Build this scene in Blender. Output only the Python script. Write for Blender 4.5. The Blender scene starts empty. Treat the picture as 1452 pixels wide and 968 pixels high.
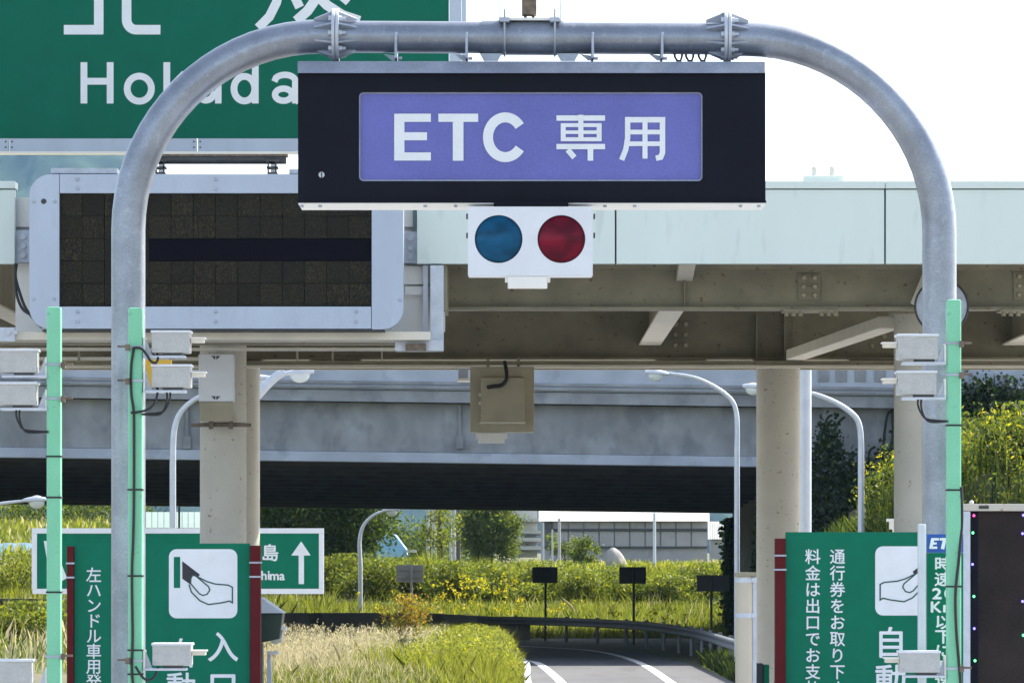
import bpy, bmesh, math, random
import numpy as np
from mathutils import Vector, Matrix

random.seed(7)
rng = np.random.default_rng(7)
R = math.radians
scene = bpy.context.scene
COL = scene.collection

# ------------------------------------------------------------------ camera
F = 6810.0            # focal length in photograph pixels
W, H = 1452.0, 968.0
CX, YH = 726.0, 800.0  # principal column and horizon row
EYE = 2.6
cam = bpy.data.objects.new('camera', bpy.data.cameras.new('camera'))
COL.objects.link(cam)
cam.location = (0, 0, EYE)
cam.rotation_euler = (R(90), 0, 0)
cam.data.sensor_width = 36
cam.data.lens = 36 * F / W
cam.data.shift_y = (YH - H / 2) / W
cam.data.clip_start = 1
cam.data.clip_end = 9000
scene.camera = cam

# ------------------------------------------------------------------ sky, sun, exposure
SUN_EL, SUN_AZ = R(42), R(45)
world = bpy.data.worlds.new('World')
scene.world = world
world.use_nodes = True
wn = world.node_tree
sky = wn.nodes.new('ShaderNodeTexSky')
sky.sky_type = 'NISHITA'
sky.sun_disc = False
sky.sun_elevation = SUN_EL
sky.sun_rotation = SUN_AZ
sky.air_density = 1.0
sky.dust_density = 1.6
bg = wn.nodes['Background']
veil = wn.nodes.new('ShaderNodeHueSaturation')      # thin white cloud veil all over the sky
veil.inputs['Saturation'].default_value = 0.62
wn.links.new(sky.outputs[0], veil.inputs['Color'])
wn.links.new(veil.outputs[0], bg.inputs[0])
bg.inputs[1].default_value = 0.15
sun = bpy.data.objects.new('sun', bpy.data.lights.new('sun', 'SUN'))
COL.objects.link(sun)
sun.data.energy = 5.0
sun.data.angle = R(0.5)
sun.data.color = (1.0, 0.94, 0.84)
sd = Vector((math.sin(SUN_AZ) * math.cos(SUN_EL), math.cos(SUN_AZ) * math.cos(SUN_EL), math.sin(SUN_EL)))
sun.rotation_euler = sd.to_track_quat('Z', 'Y').to_euler()
sun.location = sd * 60
scene.view_settings.view_transform = 'Standard'
scene.view_settings.look = 'None'
scene.view_settings.gamma = 1
scene.view_settings.exposure = 1.25
scene.cycles.max_bounces = 8
scene.cycles.volume_bounces = 1

# ------------------------------------------------------------------ helpers
def P(px, py, d):
    return Vector(((px - CX) * d / F, d, EYE + (YH - py) * d / F))
def X(px, d): return (px - CX) * d / F
def Z(py, d): return EYE + (YH - py) * d / F

def mk(name, col, rough=0.6, metal=0.0, var=0.12, scale=4.0, bump=0.0, bscale=40.0, dirt=None, dscale=8.0, damt=0.4,
       dthr=0.6, stretch=(1, 1, 1), spec=0.5, coat=0.0, fine=0.0):
    m = bpy.data.materials.new(name)
    m.use_nodes = True
    nt = m.node_tree
    n, l = nt.nodes, nt.links
    b = n['Principled BSDF']
    b.inputs['Roughness'].default_value = rough
    b.inputs['Metallic'].default_value = metal
    b.inputs['Specular IOR Level'].default_value = spec
    b.inputs['Coat Weight'].default_value = coat
    tc = n.new('ShaderNodeTexCoord')
    mp = n.new('ShaderNodeMapping')
    mp.inputs['Scale'].default_value = stretch
    l.new(tc.outputs['Object'], mp.inputs[0])
    nz = n.new('ShaderNodeTexNoise')
    nz.inputs['Scale'].default_value = scale
    nz.inputs['Detail'].default_value = 6
    l.new(mp.outputs[0], nz.inputs[0])
    mr = n.new('ShaderNodeMapRange')
    mr.inputs['From Min'].default_value = 0.3
    mr.inputs['From Max'].default_value = 0.7
    mr.inputs['To Min'].default_value = 1 - var
    mr.inputs['To Max'].default_value = 1 + var
    l.new(nz.outputs[0], mr.inputs[0])
    fac = mr.outputs[0]
    if fine > 0:
        n2 = n.new('ShaderNodeTexNoise'); n2.inputs['Scale'].default_value = 90
        n2.inputs['Detail'].default_value = 2
        l.new(tc.outputs['Object'], n2.inputs[0])
        m2 = n.new('ShaderNodeMapRange')
        m2.inputs['From Min'].default_value = 0.3; m2.inputs['From Max'].default_value = 0.7
        m2.inputs['To Min'].default_value = 1 - fine; m2.inputs['To Max'].default_value = 1 + fine
        l.new(n2.outputs[0], m2.inputs[0])
        mu = n.new('ShaderNodeMath'); mu.operation = 'MULTIPLY'
        l.new(fac, mu.inputs[0]); l.new(m2.outputs[0], mu.inputs[1])
        fac = mu.outputs[0]
    vm = n.new('ShaderNodeVectorMath'); vm.operation = 'SCALE'
    vm.inputs[0].default_value = col[:3]
    l.new(fac, vm.inputs['Scale'])
    out = vm.outputs[0]
    if dirt is not None:
        nd = n.new('ShaderNodeTexNoise'); nd.inputs['Scale'].default_value = dscale
        nd.inputs['Detail'].default_value = 5
        l.new(mp.outputs[0], nd.inputs[0])
        md = n.new('ShaderNodeMapRange')
        md.inputs['From Min'].default_value = dthr; md.inputs['From Max'].default_value = dthr + 0.1
        md.inputs['To Min'].default_value = 0; md.inputs['To Max'].default_value = damt
        l.new(nd.outputs[0], md.inputs[0])
        mx = n.new('ShaderNodeMix'); mx.data_type = 'RGBA'
        l.new(md.outputs[0], mx.inputs['Factor'])
        l.new(out, mx.inputs['A'])
        mx.inputs['B'].default_value = (*dirt, 1)
        out = mx.outputs['Result']
    l.new(out, b.inputs['Base Color'])
    if bump > 0:
        nb = n.new('ShaderNodeTexNoise'); nb.inputs['Scale'].default_value = bscale
        nb.inputs['Detail'].default_value = 4
        l.new(mp.outputs[0], nb.inputs[0])
        bp = n.new('ShaderNodeBump'); bp.inputs['Strength'].default_value = bump
        bp.inputs['Distance'].default_value = 0.01
        l.new(nb.outputs[0], bp.inputs['Height'])
        l.new(bp.outputs[0], b.inputs['Normal'])
    return m

def leafmat(name, cols, trans=0.45, rough=0.5, tint=(1.38, 1.42, 0.78)):
    m = bpy.data.materials.new(name)
    m.use_nodes = True
    nt = m.node_tree
    n, l = nt.nodes, nt.links
    n.remove(n['Principled BSDF'])
    g = n.new('ShaderNodeNewGeometry')
    cr = n.new('ShaderNodeValToRGB')
    el = cr.color_ramp.elements
    while len(el) < len(cols): el.new(0.5)
    for i, c in enumerate(cols):
        el[i].position = i / max(1, len(cols) - 1)
        el[i].color = (*c, 1)
    l.new(g.outputs['Random Per Island'], cr.inputs[0])
    d = n.new('ShaderNodeBsdfDiffuse'); t = n.new('ShaderNodeBsdfTranslucent')
    gl = n.new('ShaderNodeBsdfGlossy'); gl.inputs['Roughness'].default_value = rough
    gl.inputs['Color'].default_value = (0.5, 0.5, 0.5, 1)
    l.new(cr.outputs[0], d.inputs[0])
    sc = n.new('ShaderNodeVectorMath'); sc.operation = 'MULTIPLY'
    sc.inputs[1].default_value = tint
    l.new(cr.outputs[0], sc.inputs[0]); l.new(sc.outputs[0], t.inputs[0])
    a = n.new('ShaderNodeMixShader'); a.inputs[0].default_value = trans
    l.new(d.outputs[0], a.inputs[1]); l.new(t.outputs[0], a.inputs[2])
    b = n.new('ShaderNodeMixShader'); b.inputs[0].default_value = 0.04
    l.new(a.outputs[0], b.inputs[1]); l.new(gl.outputs[0], b.inputs[2])
    l.new(b.outputs[0], n['Material Output'].inputs[0])
    return m

M = {}
M['galv'] = mk('galvanised steel', (0.36, 0.40, 0.47), 0.42, 0.35, 0.16, 9, 0.05, 60, dirt=(0.55, 0.58, 0.62), dscale=26, damt=0.35, dthr=0.58, fine=0.06)
M['galvlt'] = mk('pale galvanised steel', (0.50, 0.54, 0.60), 0.45, 0.25, 0.10, 9, 0.04, 60, fine=0.05)
M['tube'] = mk('weathered galvanised tube', (0.265, 0.293, 0.345), 0.35, 0.68, 0.18, 5, 0.05, 50, dirt=(0.52, 0.56, 0.62), dscale=22, damt=0.2, dthr=0.60, fine=0.10)
M['green'] = mk('green reflective sheet', (0.003, 0.125, 0.078), 0.5, 0, 0.05, 3, fine=0.05, spec=0.12)
M['green2'] = mk('brighter green sign sheet', (0.003, 0.15, 0.085), 0.5, 0, 0.06, 4, fine=0.06, spec=0.12)
M['white'] = mk('white sign print', (0.72, 0.75, 0.78), 0.5, 0, 0.04, 5, fine=0.03)
M['darkgreen'] = mk('dark green print', (0.008, 0.07, 0.055), 0.5, 0, 0.03)
M['blackprint'] = mk('black print', (0.015, 0.015, 0.02), 0.5, 0, 0.03)
M['purple'] = mk('violet display sheet', (0.128, 0.138, 0.42), 0.45, 0, 0.09, 2.2, fine=0.09, spec=0.3)
M['blackbox'] = mk('black painted housing', (0.005, 0.006, 0.013), 0.5, 0, 0.15, 6, fine=0.1, spec=0.12)
M['aqua'] = mk('pale aqua enamelled panel', (0.645, 0.725, 0.68), 0.5, 0, 0.035, 1.5, dirt=(0.44, 0.50, 0.48), dscale=6, damt=0.35, dthr=0.58, stretch=(1, 1, 0.2), fine=0.02)
M['aquadark'] = mk('aqua joint seal', (0.16, 0.22, 0.23), 0.7)
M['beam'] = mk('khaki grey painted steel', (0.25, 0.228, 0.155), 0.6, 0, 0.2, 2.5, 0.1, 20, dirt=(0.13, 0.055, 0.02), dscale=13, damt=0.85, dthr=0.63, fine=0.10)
M['beamlit'] = mk('cream steel with painted light', (0.66, 0.62, 0.52), 0.55, 0, 0.08, 3, dirt=(0.25, 0.14, 0.07), dscale=12, damt=0.6, dthr=0.68, fine=0.05)  # paler copy of the beam steel with its light put into the colour
M['column'] = mk('beige painted column', (0.50, 0.47, 0.40), 0.55, 0, 0.07, 2, dirt=(0.20, 0.095, 0.03), dscale=15, damt=0.85, dthr=0.64, fine=0.05)
M['creamwhite'] = mk('white painted sheet', (0.78, 0.77, 0.73), 0.5, 0, 0.04, 3, fine=0.02)
M['whitebox'] = mk('white enamelled housing', (0.66, 0.69, 0.73), 0.42, 0, 0.04, 4, fine=0.03)
M['frame'] = mk('brushed aluminium frame', (0.40, 0.46, 0.55), 0.42, 0.2, 0.06, 3, dirt=(0.36, 0.4, 0.46), dscale=10, damt=0.35, dthr=0.6, stretch=(1, 1, 0.3), fine=0.05)
M['mint'] = mk('mint green painted steel', (0.19, 0.55, 0.34), 0.42, 0, 0.05, 4, fine=0.05, dirt=(0.11, 0.26, 0.18), dscale=16, damt=0.6, dthr=0.66)
M['rubber'] = mk('black rubber cable', (0.012, 0.012, 0.014), 0.5, 0, 0.1, 20)
M['sensor'] = mk('grey painted sensor case', (0.44, 0.445, 0.43), 0.5, 0, 0.07, 12, fine=0.08, dirt=(0.3, 0.28, 0.24), dscale=18, damt=0.4, dthr=0.68)
M['bright'] = mk('bare aluminium', (0.66, 0.66, 0.64), 0.35, 0.5, 0.08, 20)
M['ylw'] = mk('yellow painted plate', (0.55, 0.33, 0.02), 0.5, 0, 0.06, 6)
M['dark'] = mk('dark steel', (0.05, 0.05, 0.05), 0.5, 0.3, 0.2, 10)
M['rust'] = mk('rusty steel', (0.15, 0.115, 0.085), 0.7, 0.1, 0.4, 20)
M['red'] = mk('dark red painted post', (0.09, 0.006, 0.008), 0.5, 0, 0.12, 6, fine=0.08, spec=0.15)
M['railsteel'] = mk('dull rail steel', (0.21, 0.22, 0.24), 0.6, 0.2, 0.15, 3)
M['blackprint2'] = mk('dull black strip', (0.004, 0.004, 0.008), 0.7, 0, 0.1, 4, spec=0.08)
M['blue'] = mk('blue sign sheet', (0.01, 0.07, 0.36), 0.45, 0, 0.05)
M['conc'] = mk('weathered concrete', (0.275, 0.29, 0.315), 0.85, 0, 0.26, 1.2, 0.5, 7, dirt=(0.13, 0.145, 0.17), dscale=1.3, damt=0.5, dthr=0.52, stretch=(1, 1, 0.75), fine=0.16)
M['conclt'] = mk('pale concrete edge', (0.38, 0.42, 0.50), 0.85, 0, 0.14, 1.2, 0.2, 6, dirt=(0.22, 0.25, 0.3), dscale=1.5, damt=0.5, dthr=0.58, fine=0.05)
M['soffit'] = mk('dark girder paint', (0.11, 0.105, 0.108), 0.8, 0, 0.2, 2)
M['wallconc'] = mk('retaining wall concrete', (0.30, 0.285, 0.27), 0.9, 0, 0.25, 0.8, 0.3, 5, dirt=(0.10, 0.095, 0.09), dscale=1.4, damt=0.6, dthr=0.55, stretch=(1, 1, 0.4))
M['lamp'] = mk('lamp post paint', (0.56, 0.60, 0.66), 0.4, 0.2, 0.06, 6, fine=0.04)
M['lens'] = mk('frosted lamp cover', (0.62, 0.66, 0.66), 0.25, 0, 0.05, 6)
M['asphalt'] = mk('asphalt', (0.085, 0.085, 0.09), 0.85, 0, 0.18, 0.6, 0.3, 30, fine=0.12, dirt=(0.05, 0.05, 0.053), dscale=1.2, damt=0.6, dthr=0.52, stretch=(1, 0.12, 1))
M['pave'] = mk('toll plaza concrete', (0.24, 0.235, 0.225), 0.9, 0, 0.16, 0.5, 0.2, 20, fine=0.08)
M['marking'] = mk('road paint', (0.72, 0.72, 0.70), 0.7, 0, 0.12, 2.0, dirt=(0.3, 0.3, 0.3), dscale=3, damt=0.6, dthr=0.62)
M['soil'] = mk('grassy soil', (0.075, 0.085, 0.028), 0.95, 0, 0.4, 0.5, 0.5, 3, dirt=(0.13, 0.10, 0.05), dscale=0.35, damt=0.7, dthr=0.5)
M['hill'] = mk('wooded mountain', (0.03, 0.045, 0.03), 1.0, 0, 0.6, 0.02, 0.0, spec=0.0)
M['roofw'] = mk('pale metal roof', (0.42, 0.42, 0.39), 0.6, 0.0, 0.08, 0.4)
M['roofg'] = mk('pale green metal roof', (0.20, 0.275, 0.24), 0.6, 0.0, 0.08, 0.5)
M['cladd'] = mk('grey cladding', (0.34, 0.33, 0.33), 0.8, 0, 0.1, 0.5, dirt=(0.24, 0.22, 0.2), dscale=0.9, damt=0.5, dthr=0.58)
M['housew'] = mk('pale house wall', (0.52, 0.54, 0.55), 0.8, 0, 0.08, 0.6)
M['tarp'] = mk('sky blue tarpaulin', (0.20, 0.42, 0.60), 0.6, 0, 0.12, 1.0, 0.4, 2)
M['tarp2'] = mk('faded blue sheet', (0.09, 0.19, 0.27), 0.6, 0, 0.25, 1.2, 0.4, 2)
M['pole'] = mk('concrete pole', (0.42, 0.42, 0.43), 0.8, 0, 0.1, 2)
M['woodpole'] = mk('dark timber pole', (0.09, 0.07, 0.06), 0.85, 0, 0.2, 3)
M['bark'] = mk('bark', (0.09, 0.065, 0.045), 0.9, 0, 0.3, 6, 0.4, 14)
M['signback'] = mk('shade-darkened sign back', (0.045, 0.045, 0.048), 0.6, 0, 0.15, 3)  # overpass shade put into the colour of grey sign backs
M['signback2'] = mk('grey aluminium sign back', (0.22, 0.22, 0.22), 0.6, 0, 0.12, 3)
M['darkgreenbox'] = mk('dark green cabinet paint', (0.008, 0.03, 0.018), 0.4, 0, 0.2, 5)
M['screen'] = mk('dark matrix screen', (0.026, 0.020, 0.019), 0.6, 0, 0.35, 2.0, fine=0.2, spec=0.12)
M['post'] = mk('cream vinyl post', (0.50, 0.44, 0.345), 0.4, 0, 0.05, 3, fine=0.03)

M['boxpaint'] = mk('stained khaki box paint', (0.40, 0.36, 0.255), 0.6, 0, 0.10, 4, dirt=(0.2, 0.13, 0.05), dscale=7, damt=0.6, dthr=0.66, fine=0.06)

def signal_lens(name, a, b):
    m = mk(name, a, 0.25, 0, 0.2, 14, coat=0.08, spec=0.12)
    nt = m.node_tree; n, l = nt.nodes, nt.links
    bs = n['Principled BSDF']
    tc = n.new('ShaderNodeTexCoord')
    nz = n.new('ShaderNodeTexNoise'); nz.inputs['Scale'].default_value = 9
    mp = n.new('ShaderNodeMapping'); mp.inputs['Scale'].default_value = (0.8, 1, 1.3)
    l.new(tc.outputs['Object'], mp.inputs[0]); l.new(mp.outputs[0], nz.inputs[0])
    cr = n.new('ShaderNodeValToRGB')
    cr.color_ramp.elements[0].position = 0.35; cr.color_ramp.elements[0].color = (*a, 1)
    cr.color_ramp.elements[1].position = 0.68; cr.color_ramp.elements[1].color = (*b, 1)
    l.new(nz.outputs[0], cr.inputs[0]); l.new(cr.outputs[0], bs.inputs['Base Color'])
    bs.inputs['Coat Roughness'].default_value = 0.08
    return m
M['bluelens'] = signal_lens('blue signal lens', (0.003, 0.045, 0.095), (0.004, 0.085, 0.19))
M['redlens'] = signal_lens('red signal lens', (0.075, 0.003, 0.012), (0.19, 0.004, 0.022))

def module_mat():
    m = bpy.data.materials.new('matrix display module'); m.use_nodes = True
    nt = m.node_tree; n, l = nt.nodes, nt.links
    b = n['Principled BSDF']; b.inputs['Roughness'].default_value = 0.7; b.inputs['Specular IOR Level'].default_value = 0.2
    tc = n.new('ShaderNodeTexCoord'); oi = n.new('ShaderNodeObjectInfo')
    mp = n.new('ShaderNodeMapping'); mp.inputs['Scale'].default_value = (120, 1, 38)
    l.new(tc.outputs['Object'], mp.inputs[0])
    vs = n.new('ShaderNodeVectorMath'); vs.operation = 'ADD'
    cs = n.new('ShaderNodeCombineXYZ')
    mm = n.new('ShaderNodeMath'); mm.operation = 'MULTIPLY'; mm.inputs[1].default_value = 400
    l.new(oi.outputs['Random'], mm.inputs[0]); l.new(mm.outputs[0], cs.inputs[1])
    l.new(mp.outputs[0], vs.inputs[0]); l.new(cs.outputs[0], vs.inputs[1])
    nz = n.new('ShaderNodeTexNoise'); nz.inputs['Scale'].default_value = 1.0; nz.inputs['Detail'].default_value = 3
    l.new(vs.outputs[0], nz.inputs[0])
    r1 = n.new('ShaderNodeMapRange'); r1.inputs['From Min'].default_value = 0.46; r1.inputs['From Max'].default_value = 0.72
    l.new(nz.outputs[0], r1.inputs[0])
    r2 = n.new('ShaderNodeMapRange'); r2.inputs['To Min'].default_value = 0.35; r2.inputs['To Max'].default_value = 1.0
    l.new(oi.outputs['Random'], r2.inputs[0])
    mu = n.new('ShaderNodeMath'); mu.operation = 'MULTIPLY'
    l.new(r1.outputs[0], mu.inputs[0]); l.new(r2.outputs[0], mu.inputs[1])
    mx = n.new('ShaderNodeMix'); mx.data_type = 'RGBA'
    mx.inputs['A'].default_value = (0.009, 0.008, 0.006, 1); mx.inputs['B'].default_value = (0.075, 0.063, 0.03, 1)
    l.new(mu.outputs[0], mx.inputs['Factor']); l.new(mx.outputs['Result'], b.inputs['Base Color'])
    return m
M['module'] = module_mat()

def emis(name, col, s):
    m = bpy.data.materials.new(name); m.use_nodes = True
    b = m.node_tree.nodes['Principled BSDF']
    b.inputs['Base Color'].default_value = (*[c * 0.5 for c in col], 1)
    b.inputs['Emission Color'].default_value = (*col, 1)
    b.inputs['Emission Strength'].default_value = s
    return m
M['ledred'] = emis('red lit bulb', (1.0, 0.05, 0.25), 2.2)
M['ledgreen'] = emis('green lit bulb', (0.1, 1.0, 0.25), 2.2)
M['ledblue'] = emis('blue lit bulb', (0.15, 0.12, 1.0), 2.6)

M['hedge'] = leafmat('hedge leaves', [(0.045, 0.075, 0.012), (0.095, 0.13, 0.018), (0.16, 0.18, 0.022)], 0.5)
M['grass'] = leafmat('meadow grass', [(0.08, 0.11, 0.016), (0.14, 0.17, 0.022), (0.20, 0.20, 0.03)], 0.5)
M['lime'] = leafmat('lime green weeds', [(0.12, 0.145, 0.022), (0.20, 0.215, 0.032), (0.29, 0.285, 0.05)], 0.5)
M['dry'] = leafmat('dry pale grass', [(0.38, 0.34, 0.22), (0.5, 0.45, 0.32), (0.30, 0.29, 0.13)], 0.45, tint=(1.25, 1.2, 1.05))
M['yellow'] = leafmat('yellow flower plumes', [(0.40, 0.33, 0.012), (0.52, 0.43, 0.02), (0.30, 0.29, 0.02)], 0.4)
M['orange'] = leafmat('autumn leaves', [(0.30, 0.13, 0.02), (0.34, 0.21, 0.03), (0.18, 0.17, 0.03)], 0.45)
M['tree'] = leafmat('broad tree leaves', [(0.022, 0.042, 0.010), (0.045, 0.075, 0.014), (0.075, 0.105, 0.02)], 0.4)
M['tree2'] = leafmat('pale tree leaves', [(0.07, 0.10, 0.02), (0.12, 0.15, 0.028), (0.17, 0.18, 0.03)], 0.5)
M['ivy'] = leafmat('dark ivy leaves', [(0.012, 0.024, 0.010), (0.022, 0.042, 0.014), (0.03, 0.055, 0.016)], 0.25)
M['stalk'] = leafmat('plant stalks', [(0.08, 0.07, 0.02), (0.10, 0.10, 0.025)], 0.2)

class MB:
    def __init__(s):
        s.v, s.f = [], []
    def add(s, vs, fs):
        k = len(s.v)
        s.v += [tuple(p) for p in vs]
        s.f += [tuple(i + k for i in q) for q in fs]
        return s
    def box(s, x0, x1, y0, y1, z0, z1):
        return s.add([(x0, y0, z0), (x1, y0, z0), (x1, y1, z0), (x0, y1, z0), (x0, y0, z1), (x1, y0, z1), (x1, y1, z1), (x0, y1, z1)],
                     [(3, 2, 1, 0), (4, 5, 6, 7), (0, 1, 5, 4), (1, 2, 6, 5), (2, 3, 7, 6), (3, 0, 4, 7)])
    def bpx(s, a, b, c, e, d0, d1):           # photo rectangle a..c, b..e standing at distance d0, reaching back to d1
        return s.box(X(a, d0), X(c, d0), d0, d1, Z(e, d0), Z(b, d0))
    def prism(s, poly, y0, y1):               # outline in x,z
        n = len(poly)
        vs = [(p[0], y0, p[1]) for p in poly] + [(p[0], y1, p[1]) for p in poly]
        fs = [tuple(range(n)), tuple(range(2 * n - 1, n - 1, -1))]
        fs += [(i + n, (i + 1) % n + n, (i + 1) % n, i) for i in range(n)]
        return s.add(vs, fs)
    def sheet(s, poly, y):
        return s.add([(p[0], y, p[1]) for p in poly], [tuple(range(len(poly)))])
    def tube(s, path, r, n=16, caps=True):
        path = [Vector(p) for p in path]
        rr = r if isinstance(r, (list, tuple)) else [r] * len(path)
        rings = []
        t0 = (path[1] - path[0]).normalized()
        up = Vector((0, 1, 0)) if abs(t0.y) < 0.9 else Vector((0, 0, 1))
        u = t0.cross(up).normalized()
        for i, p in enumerate(path):
            a = path[max(0, i - 1)]; b = path[min(len(path) - 1, i + 1)]
            t = (b - a).normalized()
            u = (u - t * u.dot(t)).normalized()
            w = t.cross(u)
            rings.append([p + (u * math.cos(2 * math.pi * k / n) + w * math.sin(2 * math.pi * k / n)) * rr[i] for k in range(n)])
        vs = [q for ring in rings for q in ring]
        fs = []
        for i in range(len(path) - 1):
            for k in range(n):
                k2 = (k + 1) % n
                fs.append((i * n + k, i * n + k2, (i + 1) * n + k2, (i + 1) * n + k))
        if caps:
            fs.append(tuple(range(n - 1, -1, -1)))
            fs.append(tuple((len(path) - 1) * n + k for k in range(n)))
        return s.add(vs, fs)
    def cyl(s, a, b, r, n=16, r2=None):
        return s.tube([a, b], [r, r if r2 is None else r2], n)
    def blob(s, c, rx, ry, rz, n=12, m=8):
        vs, fs = [], []
        for i in range(m + 1):
            t = math.pi * i / m
            for k in range(n):
                a = 2 * math.pi * k / n
                vs.append((c[0] + rx * math.sin(t) * math.cos(a), c[1] + ry * math.sin(t) * math.sin(a), c[2] + rz * math.cos(t)))
        for i in range(m):
            for k in range(n):
                k2 = (k + 1) % n
                fs.append((i * n + k, (i + 1) * n + k, (i + 1) * n + k2, i * n + k2))
        return s.add(vs, fs)
    def stroke(s, pts, w, d, closed=False):   # flat printed stroke, photo pixels, standing at distance d
        pts = [Vector(p) for p in pts]
        n = len(pts)
        L, Rr = [], []
        for i, p in enumerate(pts):
            if closed:
                a, b = pts[i - 1], pts[(i + 1) % n]
            else:
                a, b = pts[max(0, i - 1)], pts[min(n - 1, i + 1)]
            d1 = (p - a).normalized() if (p - a).length > 1e-6 else (b - p).normalized()
            d2 = (b - p).normalized() if (b - p).length > 1e-6 else d1
            t = (d1 + d2).normalized()
            nn = Vector((-t.y, t.x))
            k = max(0.45, nn.dot(Vector((-d2.y, d2.x))))
            L.append(p + nn * w / 2 / k); Rr.append(p - nn * w / 2 / k)
        vs = [P(q.x, q.y, d) for q in L] + [P(q.x, q.y, d) for q in Rr]
        fs = [(i, i + 1, n + i + 1, n + i) for i in range(n - 1)]
        if closed: fs.append((n - 1, 0, n, 2 * n - 1))
        return s.add(vs, fs)
    def build(s, name, mat, parent=None, smooth=False, bevel=0.0, label=None, recalc=True):
        off = wloc(parent)
        me = bpy.data.meshes.new(name)
        me.from_pydata([(p[0] - off.x, p[1] - off.y, p[2] - off.z) for p in s.v], [], s.f)
        if recalc:
            bm = bmesh.new(); bm.from_mesh(me)
            bmesh.ops.recalc_face_normals(bm, faces=bm.faces[:])
            bm.to_mesh(me); bm.free()
        me.materials.append(M[mat] if isinstance(mat, str) else mat)
        o = bpy.data.objects.new(name, me)
        COL.objects.link(o)
        if parent: o.parent = parent
        if smooth:
            me.shade_smooth()
            try: me.set_sharp_from_angle(angle=R(40))
            except Exception: pass
        if bevel > 0:
            md = o.modifiers.new('bevel', 'BEVEL'); md.width = bevel; md.segments = 2; md.limit_method = 'ANGLE'
        if label: o['label'] = label
        return o

def wloc(o):
    v = Vector((0, 0, 0))
    while o is not None:
        v += o.location; o = o.parent
    return v

def tag(o, label, cat, group=None, kind=None):
    if label: o['label'] = label
    if cat: o['category'] = cat
    if group: o['group'] = group
    if kind: o['kind'] = kind
    return o

def root(name, loc, label, cat, group=None):
    o = bpy.data.objects.new(name, None)
    o.empty_display_size = 0.2
    COL.objects.link(o)
    o.location = loc
    return tag(o, label, cat, group)

def copytree(o, parent=None):
    c = o.copy(); COL.objects.link(c)
    if parent: c.parent = parent
    for ch in list(o.children):
        copytree(ch, c)
    return c

def single(o, label, cat, group=None):        # one-mesh thing: origin to its base centre
    me = o.data
    vs = np.empty(len(me.vertices) * 3); me.vertices.foreach_get('co', vs); vs = vs.reshape(-1, 3)
    c = Vector(((vs[:, 0].min() + vs[:, 0].max()) / 2, (vs[:, 1].min() + vs[:, 1].max()) / 2, vs[:, 2].min()))
    me.transform(Matrix.Translation(-c)); o.location = o.location + c
    return tag(o, label, cat, group)

def structure(o):
    o['kind'] = 'structure'; return o

def copy_part(o, parent, offset):
    c = o.copy(); COL.objects.link(c); c.parent = parent
    c.location = o.location + Vector(offset)
    return c

# ---- lettering: the glyph outlines of Blender's own built-in font, laid flat on the sign
_gl = {}
def glyph_mesh(ch):
    if ch in _gl: return _gl[ch]
    cu = bpy.data.curves.new('glyph', 'FONT'); cu.body = ch; cu.size = 1
    o = bpy.data.objects.new('glyph', cu); COL.objects.link(o)
    dg = bpy.context.evaluated_depsgraph_get()
    me = bpy.data.meshes.new_from_object(o.evaluated_get(dg), depsgraph=dg)
    bpy.data.objects.remove(o); bpy.data.curves.remove(cu)
    v = [tuple(p.co) for p in me.vertices]; f = [tuple(p.vertices) for p in me.polygons]
    bpy.data.meshes.remove(me)
    _gl[ch] = (v, f)
    return _gl[ch]
_rv, _ = glyph_mesh('国')
RX0, RX1 = min(p[0] for p in _rv), max(p[0] for p in _rv)
RY0, RY1 = min(p[1] for p in _rv), max(p[1] for p in _rv)
CAPH = max(p[1] for p in glyph_mesh('H')[0]) - min(p[1] for p in glyph_mesh('H')[0])
def char(ch, px, py, size, d, mat, parent, bold=0.0, sx=1.0):
    """one printed character centred on photo point px, py; size is the full width of a square character in pixels"""
    v, f = glyph_mesh(ch)
    k = size / (RX1 - RX0) * (0.87 if ord(ch) > 127 else 1.0)
    mx, my = (RX0 + RX1) / 2, (RY0 + RY1) / 2
    if ord(ch) < 128:
        mx = (min(p[0] for p in v) + max(p[0] for p in v)) / 2
        my = (min(p[1] for p in v) + max(p[1] for p in v)) / 2
        k = size / CAPH
    mb = MB()
    offs = [(0, 0)] if bold <= 0 else [(bold, 0), (-bold, 0), (0, bold), (0, -bold)]
    for i, (ox, oy) in enumerate(offs):
        mb.add([P(px + (p[0] - mx) * k * sx + ox, py - (p[1] - my) * k + oy, d - 0.0004 * i) for p in v], f)
    return mb.build('character', mat, parent, recalc=False)

# ---- foliage meshes
def raw_mesh(name, verts, faces_n, idx, mats, midx=None, parent=None):
    """verts (N,3); faces all with faces_n corners; idx flat array"""
    off = wloc(parent)
    verts = np.asarray(verts, dtype=np.float32) - np.array([off.x, off.y, off.z], dtype=np.float32)
    me = bpy.data.meshes.new(name)
    nf = len(idx) // faces_n
    me.vertices.add(len(verts)); me.vertices.foreach_set('co', verts.ravel())
    me.loops.add(len(idx)); me.loops.foreach_set('vertex_index', np.asarray(idx, dtype=np.int32))
    me.polygons.add(nf)
    me.polygons.foreach_set('loop_start', np.arange(0, nf * faces_n, faces_n, dtype=np.int32))
    for m in mats: me.materials.append(M[m] if isinstance(m, str) else m)
    if midx is not None: me.polygons.foreach_set('material_index', np.asarray(midx, dtype=np.int32))
    me.update(calc_edges=True)
    me.validate()
    o = bpy.data.objects.new(name, me); COL.objects.link(o)
    if parent: o.parent = parent
    return o

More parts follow.
